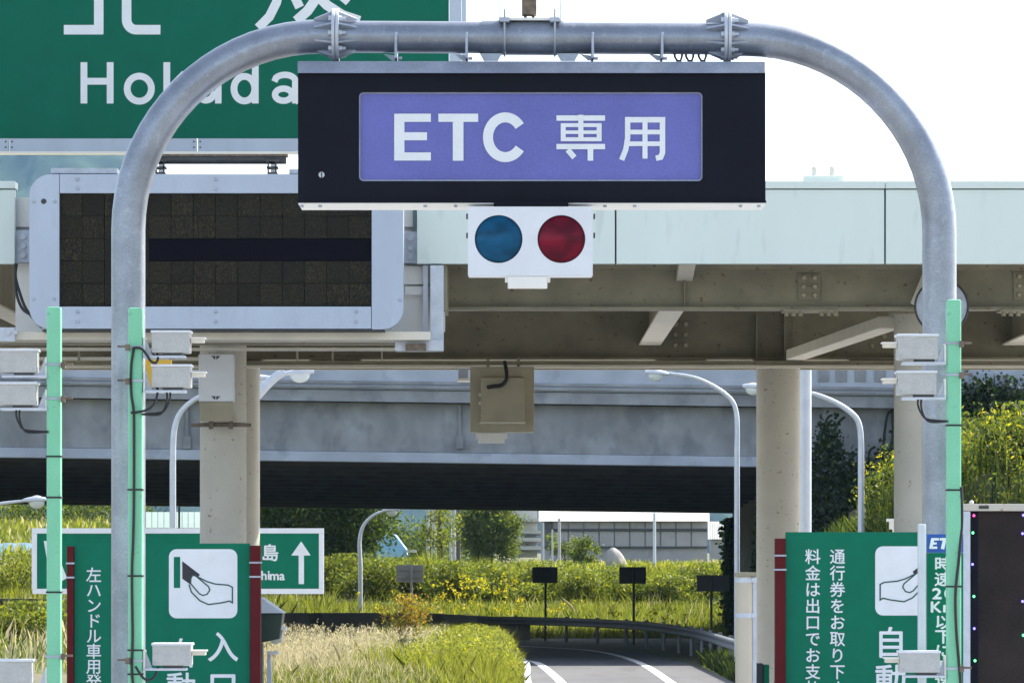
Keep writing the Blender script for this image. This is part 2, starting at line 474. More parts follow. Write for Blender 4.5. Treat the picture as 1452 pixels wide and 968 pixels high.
def leaf_quads(c, size, up=0.0, aspect=0.5):
    """c (n,3) centres, size scalar or (n,) -> verts of bent diamonds"""
    n = len(c)
    size = np.broadcast_to(np.asarray(size, dtype=float), (n,))
    a = rng.normal(size=(n, 3)); a[:, 2] += up
    a /= np.linalg.norm(a, axis=1)[:, None] + 1e-9
    b = rng.normal(size=(n, 3)); b -= a * (a * b).sum(1)[:, None]
    b /= np.linalg.norm(b, axis=1)[:, None] + 1e-9
    s = size[:, None]
    v = np.stack([c - a * s * 0.5, c + b * s * aspect * 0.5, c + a * s * 0.5, c - b * s * aspect * 0.5], 1)
    return v.reshape(-1, 3)

def blades(base, h, w, lean=0.25):
    n = len(base)
    h = np.broadcast_to(np.asarray(h, dtype=float), (n,)); w = np.broadcast_to(np.asarray(w, dtype=float), (n,))
    ang = rng.uniform(0, math.pi, n)
    dx = np.stack([np.cos(ang), np.sin(ang), np.zeros(n)], 1) * w[:, None] * 0.5
    ln = rng.normal(size=(n, 2)) * lean
    tip = base + np.stack([ln[:, 0] * h, ln[:, 1] * h, h], 1)
    mid = base + np.stack([ln[:, 0] * h * 0.3, ln[:, 1] * h * 0.3, h * 0.55], 1)
    return np.stack([base - dx, base + dx, mid + dx * 0.8, tip, mid - dx * 0.8], 1)   # 5 corners

def blades_mesh(name, base, h, w, mats, midx=None, parent=None, lean=0.25):
    v = blades(base, h, w, lean).reshape(-1, 3)
    return raw_mesh(name, v, 5, np.arange(len(v)), mats, midx, parent)
def leaf_mesh(name, v, mats, midx=None, parent=None):
    return raw_mesh(name, v, 4, np.arange(len(v)), mats, midx, parent)

def sstep(a, b, x):
    t = np.clip((np.asarray(x, dtype=float) - a) / (b - a), 0, 1)
    return t * t * (3 - 2 * t)

def ground_z(x, y):
    x = np.asarray(x, dtype=float); y = np.asarray(y, dtype=float)
    far = np.interp(y, [174, 181, 196, 250, 400, 1000, 5000], [0, 0.7, 1.75, 2.1, 2.7, 5.0, 8.0])
    left = np.interp(y, [85, 100, 112, 121, 174, 185, 200, 250, 300, 420], [0, 0.3, 0.9, 1.3, 1.35, 1.9, 2.9, 4.5, 5.2, 5.2]) * sstep(-0.0775, -0.0845, x / np.maximum(y, 1)) \
        * (1 - sstep(400, 600, y))
    right = np.interp(x, [5.9, 8.0, 9.0, 10.3, 14, 40], [0, 3.0, 4.0, 4.6, 4.9, 5.2]) * sstep(95, 101, y) * (1 - sstep(172, 184, y)) * np.where(x < 8.55, 1 - sstep(123, 129, y), 1.0)
    med = 0.25 * sstep(0.2, -0.4, x) * sstep(-9, -8, x) * sstep(93, 97, y) * (1 - sstep(138, 146, y))
    return np.maximum.reduce([far, left, right, med])

# =================================================================== ground, road
def build_ground():
    xs = np.unique(np.concatenate([np.linspace(-3000, -60, 26), np.linspace(-60, -20, 21), np.linspace(-20, 20, 81), np.linspace(20, 60, 21), np.linspace(60, 3000, 26)]))
    ys = np.unique(np.concatenate([np.linspace(-200, 60, 14), np.linspace(60, 260, 134), np.linspace(260, 600, 35), np.linspace(600, 5200, 33)]))
    gx, gy = np.meshgrid(xs, ys)
    gz = ground_z(gx, gy)
    wob = (np.sin(gx * 0.9 + gy * 0.37) + np.sin(gx * 0.43 - gy * 0.71)) * 0.05
    gz = gz + np.where(gz > 0.1, wob, 0)
    v = np.stack([gx, gy, gz], -1).reshape(-1, 3)
    nx = len(xs)
    i, j = np.meshgrid(np.arange(len(ys) - 1), np.arange(nx - 1), indexing='ij')
    a = (i * nx + j).ravel()
    idx = np.stack([a, a + 1, a + nx + 1, a + nx], 1).ravel()
    o = raw_mesh('ground', v, 4, idx, ['soil'])
    o.data.shade_smooth()
    return structure(o)
build_ground()

def spline(pts, n=8):
    out = []
    q = [Vector(p) for p in pts]
    for i in range(len(q) - 1):
        p0 = q[max(0, i - 1)]; p1 = q[i]; p2 = q[i + 1]; p3 = q[min(len(q) - 1, i + 2)]
        for k in range(n):
            t = k / n
            out.append(0.5 * ((2 * p1) + (p2 - p0) * t + (2 * p0 - 5 * p1 + 4 * p2 - p3) * t * t + (3 * p1 - p0 - 3 * p2 + p3) * t ** 3))
    out.append(q[-1])
    return out
def strip(name, a, b, z, mat):
    mb = MB(); n = len(a)
    mb.add([(p.x, p.y, z) for p in a] + [(p.x, p.y, z) for p in b], [(i, n + i, n + i + 1, i + 1) for i in range(n - 1)])
    return structure(mb.build(name, mat))
Le = spline([(0.45, 92, 0), (0.42, 105, 0), (0.38, 126, 0), (-0.6, 138, 0), (-3, 146, 0), (-9, 151, 0), (-20, 153, 0)])
Re = spline([(4.9, 92, 0), (4.9, 105, 0), (4.6, 127, 0), (3.6, 144, 0), (1.6, 153.5, 0), (-2, 160, 0), (-20, 164, 0)])
strip('road', Le, Re, 0.006, 'asphalt')
def mark(pts, w, z=0.012):
    c = spline(pts)
    a, b = [], []
    for i, p in enumerate(c):
        t = (c[min(i + 1, len(c) - 1)] - c[max(0, i - 1)]).normalized()
        nn = Vector((-t.y, t.x, 0)) * w / 2
        a.append(p + nn); b.append(p - nn)
    return strip('road_marking', a, b, z, 'marking')
mark([(1.15, 93, 0), (1.08, 106, 0), (0.72, 125, 0), (0.35, 130, 0), (-0.6, 140, 0), (-3, 147.5, 0), (-9, 152, 0)], 0.22)
mark([(3.55, 93, 0), (3.50, 105, 0), (3.36, 127, 0), (2.58, 143, 0), (1.0, 150.5, 0), (-2.0, 156.5, 0), (-9, 160, 0)], 0.22)
# kerb beside the grass
ke = MB()
for i in range(0, 26):
    a, b = Le[i], Le[i + 1]
    ke.add([(a.x - 0.16, a.y, 0), (a.x - 0.01, a.y, 0), (b.x - 0.01, b.y, 0), (b.x - 0.16, b.y, 0), (a.x - 0.16, a.y, 0.12), (a.x - 0.01, a.y, 0.12), (b.x - 0.01, b.y, 0.12), (b.x - 0.16, b.y, 0.12)],
           [(4, 5, 6, 7), (0, 1, 5, 4), (1, 2, 6, 5), (3, 0, 4, 7)])
structure(ke.build('kerb', 'conclt'))
pv = MB(); pv.add([(-60, -120, 0.004), (60, -120, 0.004), (60, 92, 0.004), (-60, 92, 0.004)], [(0, 1, 2, 3)])
structure(pv.build('pavement', 'pave'))
for x0, x1 in ((-3.6, -1.95), (1.95, 4.3)):
    structure(MB().box(x0, x1, 24, 72, 0.0, 0.2).build('traffic_island_kerb', 'conclt', bevel=0.02))
# the wooded mountain far off, beyond the plaza
def build_hill():
    n, m = 280, 40
    v = []
    for j in range(m):
        for i in range(n):
            x = -1800 + 2200 * i / (n - 1); y = 3400 + 1600 * j / (m - 1)
            t = np.clip((x + 900) / 1100, 0, 1)
            ridge = 2 * float(np.interp(x / 2, [-900, -420, -300, -213, -185, -166, -140, -110, 0, 200], [150, 260, 225, 186, 181, 168, 146, 136, 118, 80]))
            ridge *= math.sin(math.pi * min(1, (j + 0.5) / m * 1.02)) ** 0.8
            v.append((x, y, ridge * (1 + 0.05 * math.sin(x * 0.021 + j * 0.5)) + rng.uniform(-1, 1) * 6 + 8 * math.sin(x * 0.05 + j)))
    idx = []
    for j in range(m - 1):
        for i in range(n - 1):
            a = j * n + i; idx += [a, a + 1, a + n + 1, a + n]
    o = raw_mesh('hill', v, 4, idx, ['hill'])
    return structure(o)
build_hill()

# =================================================================== toll canopy
can = root('toll_canopy', (0, 58, 0), 'toll plaza canopy with pale aqua fascia, khaki steel girders and beige columns', 'canopy')
zb, zt_ = Z(374, 52), Z(257, 52)
ZF = 52.0
edges = [-405, -22, 22]
def fascia(a, b):
    g = 1.2
    f = MB().box(X(a + g, ZF), X(b - g, ZF), ZF, ZF + 0.12, zb, Z(269, ZF)).build('fascia_panel', 'aqua', can, bevel=0.006)
    MB().box(X(a + 0.4, ZF), X(b - 0.4, ZF), ZF - 0.025, ZF + 0.30, Z(267.5, ZF), zt_).build('fascia_cap', 'aqua', can, bevel=0.006)
for a, b in ((-360, 22), (590, 873), (873, 1255), (1255, 1637), (1637, 2019)):
    fascia(a, b)
MB().box(X(585, ZF), X(2025, ZF), ZF + 0.13, ZF + 0.2, zb + 0.004, Z(262, ZF)).box(X(-380, ZF), X(20, ZF), ZF + 0.13, ZF + 0.2, zb + 0.004, Z(262, ZF)).build('fascia_backing', 'aquadark', can)
# roof deck: tops up the girders; corrugated underside
rf = MB()
x0, x1 = X(-420, ZF), X(2040, ZF)
n = 64
zr0 = Z(374, ZF) + 0.02
zr = 6.32
pts = []
for i in range(n):
    y = ZF + 0.25 + (69.3 - ZF) * i / n
    pts += [(y, zr + 0.02), (y + 0.09, zr + 0.02), (y + 0.13, zr + 0.08), (y + 0.23, zr + 0.08)]
k = len(pts)
rf.add([(x0, p[0], p[1]) for p in pts] + [(x1, p[0], p[1]) for p in pts], [(i, k + i, k + i + 1, i + 1) for i in range(k - 1)])
rf.box(x0, x1, ZF + 0.25, 69.6, zr + 0.12, zr + 0.16)
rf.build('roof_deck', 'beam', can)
def ibeam(y, zbot, ztop, xa, xb, fl=0.32, mat='beam', name='girder'):
    mb = MB()
    mb.box(xa, xb, y - 0.012, y + 0.012, zbot + 0.03, ztop - 0.02)
    mb.box(xa, xb, y - fl / 2, y + fl / 2, zbot, zbot + 0.03)
    mb.box(xa, xb, y - fl / 2, y + fl / 2, ztop - 0.02, ztop)
    return mb.build(name, mat, can)
zg = Z(440, 53.5)
ibeam(53.5, zg, zr - 0.02, X(612, 53.5), x1)
MB().box(X(612, 53.3), x1, 53.24, 53.335, Z(383, 53.3), Z(375.5, 53.3)).build('eaves_angle', 'beam', can)
ibeam(67.0, Z(510.5, 67), zr - 0.02, x0, x1)
MB().box(x0, x1, 66.2, 66.45, Z(517, 66.2), Z(512.6, 66.2)).build('gutter', 'beam', can)
MB().box(x0, x1, 66.15, 66.3, Z(521.2, 66.15), Z(518, 66.15)).build('cable_tray', 'beamlit', can)
MB().box(x0, x1, 69.0, 69.25, Z(523.5, 69), Z(511, 69)).build('gutter', 'beam', can)
# longitudinal ribs seen end-on beyond the front girder
def rib(xc, w=0.30):
    zb_ = Z(490, 67)
    MB().box(xc - w / 2, xc + w / 2, 53.7, 66.97, zb_, zb_ + 0.03).build('rib_flange', 'beamlit', can, bevel=0.005)  # bottom face painted lighter than the web, as if lit
    MB().box(xc - 0.012, xc + 0.012, 53.52, 66.97, zb_ + 0.031, zr - 0.02).build('rib_beam', 'beam', can)
    mb = MB()
    mb.add([(xc - 0.09, 52.25, zr0 + 0.05), (xc + 0.09, 52.25, zr0 + 0.05), (xc + 0.09, 53.46, zr0 - 0.12), (xc - 0.09, 53.46, zr0 - 0.12), (xc - 0.09, 53.46, zr0 + 0.05), (xc + 0.09, 53.46, zr0 + 0.05)],
           [(0, 1, 2, 3), (3, 2, 5, 4), (0, 3, 4), (1, 5, 2), (0, 4, 5, 1)])
    mb.build('eaves_bracket', 'beamlit', can)
    MB().box(xc - 0.006, xc + 0.006, 53.40, 53.485, zg + 0.035, zr0 - 0.1).build('stiffener', 'beam', can)
for xc in (-6.2, 1.92, 6.98, 12.0):
    rib(xc)
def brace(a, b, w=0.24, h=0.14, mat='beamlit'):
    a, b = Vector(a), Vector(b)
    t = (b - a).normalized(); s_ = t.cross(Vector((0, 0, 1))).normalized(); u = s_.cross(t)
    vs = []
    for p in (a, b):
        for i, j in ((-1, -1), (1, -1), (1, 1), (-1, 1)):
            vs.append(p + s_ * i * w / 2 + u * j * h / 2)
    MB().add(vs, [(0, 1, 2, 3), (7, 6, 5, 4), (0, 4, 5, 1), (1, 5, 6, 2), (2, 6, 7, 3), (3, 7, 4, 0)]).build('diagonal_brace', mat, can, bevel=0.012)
brace(P(1262, 457, 55), P(1128, 503, 66), 0.26)
brace(P(1316, 382, 53.2), P(1296, 432, 53.3), 0.07, 0.07, 'beamlit')
# splice plates with bolts
def splice(px0, py0, px1, py1, d, cols, rows, br=3.6, plate=True):
    if plate:
        p = MB().bpx(px0, py0, px1, py1, d - 0.03, d - 0.014).build('splice_plate', 'beam', can, bevel=0.003)
    for i in range(cols):
        for j in range(rows):
            cx = px0 + (px1 - px0) * (i + 0.5) / cols; cy = py0 + (py1 - py0) * (j + 0.5) / rows
            c = P(cx, cy, d - 0.03)
            MB().cyl(c, c + Vector((0, -0.045, 0)), br * d / F, 8, br * 0.8 * d / F).build('bolt', 'boxpaint', can)  # lighter colour paints the light that the bolt heads catch
splice(1132, 388, 1163, 425, 53.49, 2, 3)
splice(1437, 386, 1470, 425, 53.49, 2, 3)
splice(950, 452, 980, 497, 66.98, 2, 3, 4.0, False)
splice(1228, 470, 1262, 497, 66.98, 2, 2, 3.6, False)
def flange_bolts(px0, px1, py, d, n):
    MB().bpx(px0, py - 2.5, px1, py + 0.5, d - 0.2, d + 0.2).build('splice_plate', 'beam', can)
    for i in range(n):
        cx = px0 + (px1 - px0) * (i + 0.5) / n
        if abs(i - (n - 1) / 2) < 0.6 and n > 5: continue
        c = P(cx, py + 0.5, d - 0.12)
        MB().cyl(c, c - Vector((0, 0, 0.05)), 3.2 * d / F, 8).build('bolt', 'beam', can)
flange_bolts(1110, 1190, 441, 53.5, 8)
flange_bolts(1418, 1500, 441, 53.5, 8)
flange_bolts(930, 1002, 513, 67, 8)
flange_bolts(1205, 1280, 513, 67, 8)
flange_bolts(440, 512, 513, 67, 8)
# columns
def column(px, d, wpx, ztop, pipe=False):
    r = wpx / 2 * d / F
    c = P(px, 0, d)
    o = MB().cyl((c.x, d, 0.0), (c.x, d, ztop), r, 32).build('column', 'column', can, smooth=True)
    MB().box(c.x - r * 1.15, c.x + r * 1.15, d - r * 1.15, d + r * 1.15, ztop, ztop + 0.04).build('column_cap', 'beam', can)
    MB().cyl((c.x, d, 0.0), (c.x, d, 0.1), r * 1.35, 24).build('column_base', 'column', can)
    return c.x, r
column(316.5, 54.6, 66, Z(505, 54.6) + 0.2)
column(338, 67.0, 61, Z(510.5, 67) - 0.06)
column(1103.5, 67.0, 62, Z(510.5, 67) - 0.06)
column(1301, 54.6, 67, Z(440, 54.6) - 0.05)
# stiffened column head on the rear girder at the right column
for a in (1072, 1112):
    MB().bpx(a, 446, a + 3, 506, 66.86, 66.97).build('stiffener', 'beam', can)
for j in range(6):
    c = P(1126, 452 + j * 9, 66.95)
    MB().cyl(c, c + Vector((0, -0.03, 0)), 0.028, 8).build('bolt', 'beam', can)
MB().bpx(1113, 446, 1140, 506, 66.94, 66.97).build('splice_plate', 'beam', can)
# white sheeted bay behind the matrix board
bay = MB().bpx(22, 240 + 40, 631, 470, 52.3, 52.42)
bay.build('bay_sheet', 'creamwhite', can)
for (a, b, c, e) in ((572, 240, 592, 322), (22, 280, 44, 322), (572, 377, 630, 403), (574, 406, 626, 418)):
    MB().bpx(a, b, c, e, 52.22, 52.28).build('sheet_panel', 'creamwhite', can, bevel=0.004)
for (a, b, c, e) in ((572, 328, 592, 373), (22, 326, 44, 372)):
    pl = MB().bpx(a, b, c, e, 52.12, 52.29).build('fixing_plate', 'galv', can, bevel=0.004)
    for j in range(3):
        cc = P((a + c) / 2, b + 10 + j * 13, 52.12)
        MB().cyl(cc, cc + Vector((0, -0.03, 0)), 0.035, 6).build('bolt', 'galv', pl)
MB().bpx(600, 376, 607, 470, 52.1, 52.2).build('bay_post', 'galvlt', can)
MB().bpx(610, 376, 629, 497, 51.95, 52.1).build('bay_post', 'galvlt', can, bevel=0.004)
MB().bpx(629, 376, 634, 440, 52.1, 53.3).build('bay_gusset', 'beam', can)
MB().bpx(0 - 40, 470, 610, 482, 51.5, 52.1).build('bay_beam', 'beamlit', can, bevel=0.008)
MB().bpx(560, 482, 628, 497, 51.7, 52.0).build('bay_foot', 'galvlt', can, bevel=0.004)
MB().bpx(575, 487, 604, 497, 51.6, 51.69).build('rusty_foot', 'rust', can)
MB().bpx(-40, 484, 606, 488, 52.3, 52.6).build('bay_rail', 'beam', can)
MB().bpx(-40, 493, 606, 496, 53.4, 53.7).build('bay_rail', 'beamlit', can)
MB().bpx(-40, 506, 345, 509, 55.4, 55.7).build('bay_rail', 'beamlit', can)
for a in (70, 110, 180, 240, 420, 470, 540):
    MB().bpx(a, 486, a + 2.4, 512, 53.9, 54.0).build('stiffener', 'beam', can)
pl = MB().bpx(-30, 464, 21, 484, 51.44, 51.5).build('fixing_plate', 'galvlt', can, bevel=0.003)
for a in (16, 26):
    cc = P(a - 4, 471, 51.44); MB().cyl(cc, cc + Vector((0, -0.02, 0)), 0.025, 8).build('bolt', 'galvlt', pl)
# lamps on the roof edge
rl = root('roof_lamp_pair', P(1168, 257, 52.1), 'pair of small lamps on a plate on top of the aqua canopy edge', 'lamp')
MB().bpx(1140, 249, 1197, 257, 52.1, 52.35).build('lamp_base', 'aqua', rl, bevel=0.005)
for a in (1155, 1180):
    c = P(a, 249, 52.2)
    b = MB().cyl(c, c + Vector((0, 0, 0.05)), 0.03, 12).build('lamp_socket', 'bright', rl)
    MB().blob(c + Vector((0, 0, 0.07)), 0.034, 0.034, 0.03).build('lamp_globe', 'beamlit', rl, smooth=True)
# cables looping from the aqua end panel
cb = MB()
for o_, py1 in ((0, 452), (5, 462)):
    pts = [P(22 + o_ * 0.3, 374, 51.9), P(22, 392, 51.85), P(23 + o_, 415, 51.8), P(32 + o_, 438, 51.75), P(48 + o_, py1 - 4, 51.7), P(60, py1 + 2, 51.68)]
    cb.tube(spline(pts, 5), 0.016, 8)
single(cb.build('power_cable', 'rubber', smooth=True), 'two black cables looping from the aqua panel end to the matrix board', 'cable')

# =================================================================== matrix board on the canopy
D = 51.2
lb = root('matrix_board', P(306, 467, D), 'wide unlit matrix display board in a pale aluminium frame', 'display board')
def rsheet(a, b, c, e, rl_, rr_, n=8):
    pts = []
    def arc(cx, cy, r, a0):
        if r <= 0: pts.append((cx, cy)); return
        for i in range(n + 1):
            t = R(a0 + 90 * i / n); pts.append((cx + r * math.cos(t), cy - r * math.sin(t)))
    arc(c - rr_, b + rr_, rr_, 0); arc(a + rl_, b + rl_, rl_, 90); arc(a + rl_, e - rl_, rl_, 180); arc(c - rr_, e - rr_, rr_, 270)
    return pts
def pxpoly(pts, d): return [(X(p[0], d), Z(p[1], d)) for p in pts]
MB().prism(pxpoly(rsheet(41.5, 247, 84, 467, 30, 0), D), D, D + 0.35).build('frame_side', 'frame', lb, bevel=0.006)
MB().prism(pxpoly(rsheet(527, 247, 572, 467, 0, 30), D), D, D + 0.35).build('frame_side', 'frame', lb, bevel=0.006)
MB().bpx(84.6, 247, 526.4, 274, D + 0.004, D + 0.35).build('frame_rail', 'frame', lb, bevel=0.004)
MB().bpx(84.6, 434.5, 526.4, 466, D + 0.004, D + 0.35).build('frame_rail', 'frame', lb, bevel=0.004)
MB().bpx(84, 273, 527, 436, D + 0.10, D + 0.3).build('display_backing', 'blackbox', lb)
mw = 442 / 14; mh = 158.5 / 5
proto = None
for i in range(14):
    for j in range(5):
        if j == 2 and i >= 4: continue
        a = 85 + i * mw; b = 275 + j * mh
        if proto is None:
            proto = MB().bpx(a + 0.35, b + 0.35, a + mw - 0.35, b + mh - 0.35, D + 0.06, D + 0.095).build('display_module', 'module', lb, bevel=0.0)
            # centre its mesh so copies share one mesh
            c = Vector((X(a + mw / 2, D + 0.06), D + 0.06, Z(b + mh / 2, D + 0.06))) - wloc(lb)
            proto.data.transform(Matrix.Translation(-c)); proto.location = c
            k0 = (a, b)
        else:
            off = ((a - k0[0]) * D / F, rng.uniform(-0.004, 0.004), -(b - k0[1]) * D / F)
            copy_part(proto, lb, off)
MB().bpx(85 + 4 * mw, 275 + 2 * mh + 0.5, 526.5, 275 + 3 * mh - 0.5, D + 0.055, D + 0.095).build('blank_strip', 'blackprint2', lb)
bolts = [(62, 285.5), (48, 286), (78, 286), (48, 424), (77, 424)] + [(x, y) for x in (110, 306, 505) for y in (254.5, 267.5, 442, 456)] + [(566, 290), (567, 425)]
for i, (a, b) in enumerate(bolts):
    c = P(a, b, D)
    r = 4.0 if i == 0 else 2.6
    MB().cyl(c, c + Vector((0, -0.012, 0)), r * D / F, 10, r * 0.75 * D / F).build('bolt', 'galv' if i else 'dark', lb)
MB().bpx(72, 238.5, 166, 246, D + 0.05, D + 0.6).build('top_ledge', 'galv', lb)
MB().bpx(410, 240, 520, 246.4, D + 0.05, D + 0.6).build('top_ledge', 'galv', lb)
MB().bpx(60, 467, 545, 470, D + 0.05, D + 0.34).build('drip_edge', 'dark', lb)

# =================================================================== large green place-name sign
D = 54.5
gs = root('place_name_sign', P(306, 218, D), 'huge green place name sign with white Hokuda lettering', 'road sign')
MB().bpx(-160, -330, 636.5, 196, D, D + 0.06).build('panel', 'green', gs)
for a, b in ((-170, 12), (13, 279), (280, 661)):
    fr = MB().bpx(a + 0.3, 196.5, b - 0.3, 214.5, D - 0.03, D + 0.09).build('frame_rail', 'frame', gs, bevel=0.003)
    for q in (a + 4, b - 4):
        if q < 0: continue
        for w in (201, 209):
            c = P(q, w, D - 0.03)
            MB().cyl(c, c + Vector((0, -0.006, 0)), 1.3 * D / F, 8).build('rivet', 'dark', fr)
MB().bpx(-170, 214.6, 661, 218, D - 0.05, D + 0.12).build('frame_lip', 'creamwhite', gs)
MB().bpx(637, -330, 654, 196.2, D - 0.02, D + 0.09).build('frame_rail', 'frame', gs)
MB().bpx(654.5, -330, 661, 196.2, D - 0.03, D + 0.12).build('frame_lip', 'frame', gs)
for a in (228, 387, 520):
    MB().bpx(a - 3, -300, a + 3, 262, D + 0.14, D + 0.26).build('post', 'galv', gs)
pr = D - 0.004
def letter(strokes, w, d, mat, parent, name='character'):
    mb = MB()
    for i, s_ in enumerate(strokes):
        ww = w
        if isinstance(s_, tuple) and isinstance(s_[1], (int, float)) and isinstance(s_[0], list): s_, ww = s_
        cl = len(s_) > 3 and s_[0] == s_[-1]
        mb.stroke(s_[:-1] if cl else s_, ww, d - 0.0004 * i, cl)
    return mb.build(name, mat, parent, recalc=False)
def ell(cx, cy, rx, ry, a0=0, a1=360, n=28):
    return [(cx + rx * math.cos(R(a0 + (a1 - a0) * i / n)), cy - ry * math.sin(R(a0 + (a1 - a0) * i / n))) for i in range(n + 1)]
def circ(cx, cy, rx, ry, n=32):
    p = ell(cx, cy, rx, ry, 0, 360, n); p[-1] = p[0]; return p
W9 = 9.6
letter([[(119, 88.5), (119, 147)], [(156.2, 88.5), (156.2, 147)], [(119, 115.5), (156.2, 115.5)]], W9, pr, 'white', gs)
letter([circ(197.5, 126, 17.2, 17.8)], W9, pr, 'white', gs)
letter([[(236.5, 88.5), (236.5, 147)], [(236.5, 130), (262, 104)], [(247, 120), (264, 147)]], W9, pr, 'white', gs)
letter([[(309.5, 103.5), (309.5, 147)], [(280, 103.5), (280, 130)] + ell(292, 129, 12, 13.6, 180, 360, 12)[0:] ], 9.2, pr, 'white', gs)
letter([[(362, 88.5), (362, 147)], circ(346.5, 126, 14.8, 17.4)], W9, pr, 'white', gs)
letter([[(389, 116)] + ell(404, 115, 14.6, 8.6, 150, 0, 10) + [(418.6, 147)], circ(402, 134.5, 12, 8.6), [(418.6, 138), (424, 146)]], 9.0, pr, 'white', gs)
# lower halves of the two large characters that run out of the picture
letter([([(140, -60), (140, 49)], 13.5), ([(90.5, 42.5), (146, 42.5)], 13.5), ([(100, -15), (140, -15)], 13),
        ([(179.5, -60), (179.5, 26)] + ell(193, 28, 13.5, 14.5, 180, 270, 8) + [(227.5, 42.5)], 13.5), ([(186, -8), (222, -26)], 12)], 13, pr, 'white', gs)
letter([([(400, -50), (398, -22), (392, 4), (382, 24), (366, 40)], 13), ([(413, -14), (425, 11)], 13), ([(462, -60), (460, -28), (450, -4), (436, 16), (420, 30)], 14),
        ([(448, -8), (464, 8), (486, 22), (510, 30)], 14), ([(503, -16), (486, 4)], 12), ([(395, -52), (520, -52)], 13)], 13, pr, 'white', gs)
# brown lamp tube on two clamps below the sign
sl = root('sign_lamp', P(315, 247, 51.6), 'dark brown tube lamp lying on two clamps above the matrix board', 'lamp')
MB().cyl(P(222, 226, 51.6), P(406, 226, 51.6), 6.9 * 51.6 / F, 16).build('lamp_tube', 'dark', sl, smooth=True)
MB().bpx(220, 218.5, 408, 221.5, 51.55, 51.75).build('lamp_cover', 'rust', sl)
for a in (227, 386):
    cl = MB()
    for o_ in (-6, 5):
        cl.bpx(a + o_ - 1, 224, a + o_ + 1.2, 246.8, 51.5, 51.56)
    cl.bpx(a - 8, 236, a + 8, 238.6, 51.5, 51.7).bpx(a - 7, 244, a + 7, 246.8, 51.45, 51.75).bpx(a - 9, 226, a + 9, 229, 51.46, 51.52)
    cl.build('clamp', 'dark', sl)

# =================================================================== overpass
DB = 130.0
ov = root('overpass', (-2, 150, 0), 'wide concrete overpass crossing above the ramp with a dark underside', 'bridge')
TILT = -0.0125
def tilt(mb):
    mb.v = [(p[0], p[1], p[2] + TILT * (p[0] - X(520, DB))) for p in mb.v]
    return mb
xa, xb_ = -36.0, 8.0
xr = 30.0
def obox(a, b, y0, y1, z0, z1, name, mat, bevel=0.0):
    mb = MB()
    mb.box(a, b, y0, y1, z0, z1)
    return tilt(mb).build(name, mat, ov, bevel=bevel)
zf = lambda py: Z(py, DB)
obox(xa, xr, DB - 0.55, DB - 0.28, zf(554), zf(512), 'parapet', 'conclt')
obox(xa, xr, DB - 0.62, DB - 0.552, zf(545), zf(541), 'parapet_ledge', 'conc')
obox(xa, xr, DB - 0.66, DB - 0.552, zf(551), zf(548), 'parapet_ledge', 'conc')
obox(xa, xr, DB - 0.55, DB + 44, zf(570), zf(553), 'deck_slab', 'conc')
obox(xa, xb_ + 0.0, DB, DB + 0.5, zf(640), zf(571), 'girder_face', 'conc')
obox(xa, xb_ + 0.0, DB - 0.10, DB + 0.55, zf(655), zf(640.5), 'girder_flange', 'conclt', 0.02)
# soffit, falling gently towards the far side
sf = MB()
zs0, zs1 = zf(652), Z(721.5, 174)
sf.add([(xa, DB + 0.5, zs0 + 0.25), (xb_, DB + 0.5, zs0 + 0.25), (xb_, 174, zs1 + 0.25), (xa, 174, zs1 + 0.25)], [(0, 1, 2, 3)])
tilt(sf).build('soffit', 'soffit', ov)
for i in range(1, 13):
    y = DB + 0.5 + 43.2 * i / 12
    zc = zs0 + (zs1 - zs0) * (i / 12)
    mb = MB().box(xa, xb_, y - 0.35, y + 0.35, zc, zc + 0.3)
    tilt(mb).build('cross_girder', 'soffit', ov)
obox(xa, xr, 174.0, 174.4, zs1, zs1 + 2.6, 'far_parapet', 'conc')
# stiffeners, drain pipes and joints on the face
for a, b in ((265, 4.2), (652, 3.6)):
    mb = MB().cyl(P(a, 574, DB - 0.08), P(a, 634, DB - 0.08), b * DB / F / 1.4, 10)
    mb.bpx(a - 5, 618, a + 5, 636, DB - 0.14, DB)
    mb.build('drain_pipe', 'conc', ov)
for a in (470, 880):
    mb = MB().bpx(a, 573, a + 0.9, 640, DB - 0.006, DB); mb.build('panel_joint', 'wallconc', ov)
for i, a in enumerate((1160, 1185, 1212, 1240)):
    MB().bpx(a, 520, a + 16, 541, DB - 0.58, DB - 0.551).build('parapet_panel', 'conc', ov)
for a in (1385, 1411):
    MB().bpx(a, 531, a + 24, 548, DB - 0.75, DB - 0.551).build('parapet_panel', 'conclt', ov)
# abutment and wing wall
MB().box(xb_, xb_ + 0.6, DB + 0.02, 174.3, -0.2, 5.6).build('abutment_wall', 'conc', ov)
MB().box(xb_ + 0.0, xr, DB, DB + 0.6, -0.3, zf(570) - 0.12).build('wing_wall', 'conc', ov)
for a in (1172, 1205, 1245):
    MB().bpx(a, 560, a + 1.2, 700, DB - 0.006, DB).build('panel_joint', 'wallconc', ov)
# left abutment, out of the picture
MB().box(xa - 1, xa, DB, 174.3, -0.3, 7.5).build('abutment_wall', 'conc', ov)

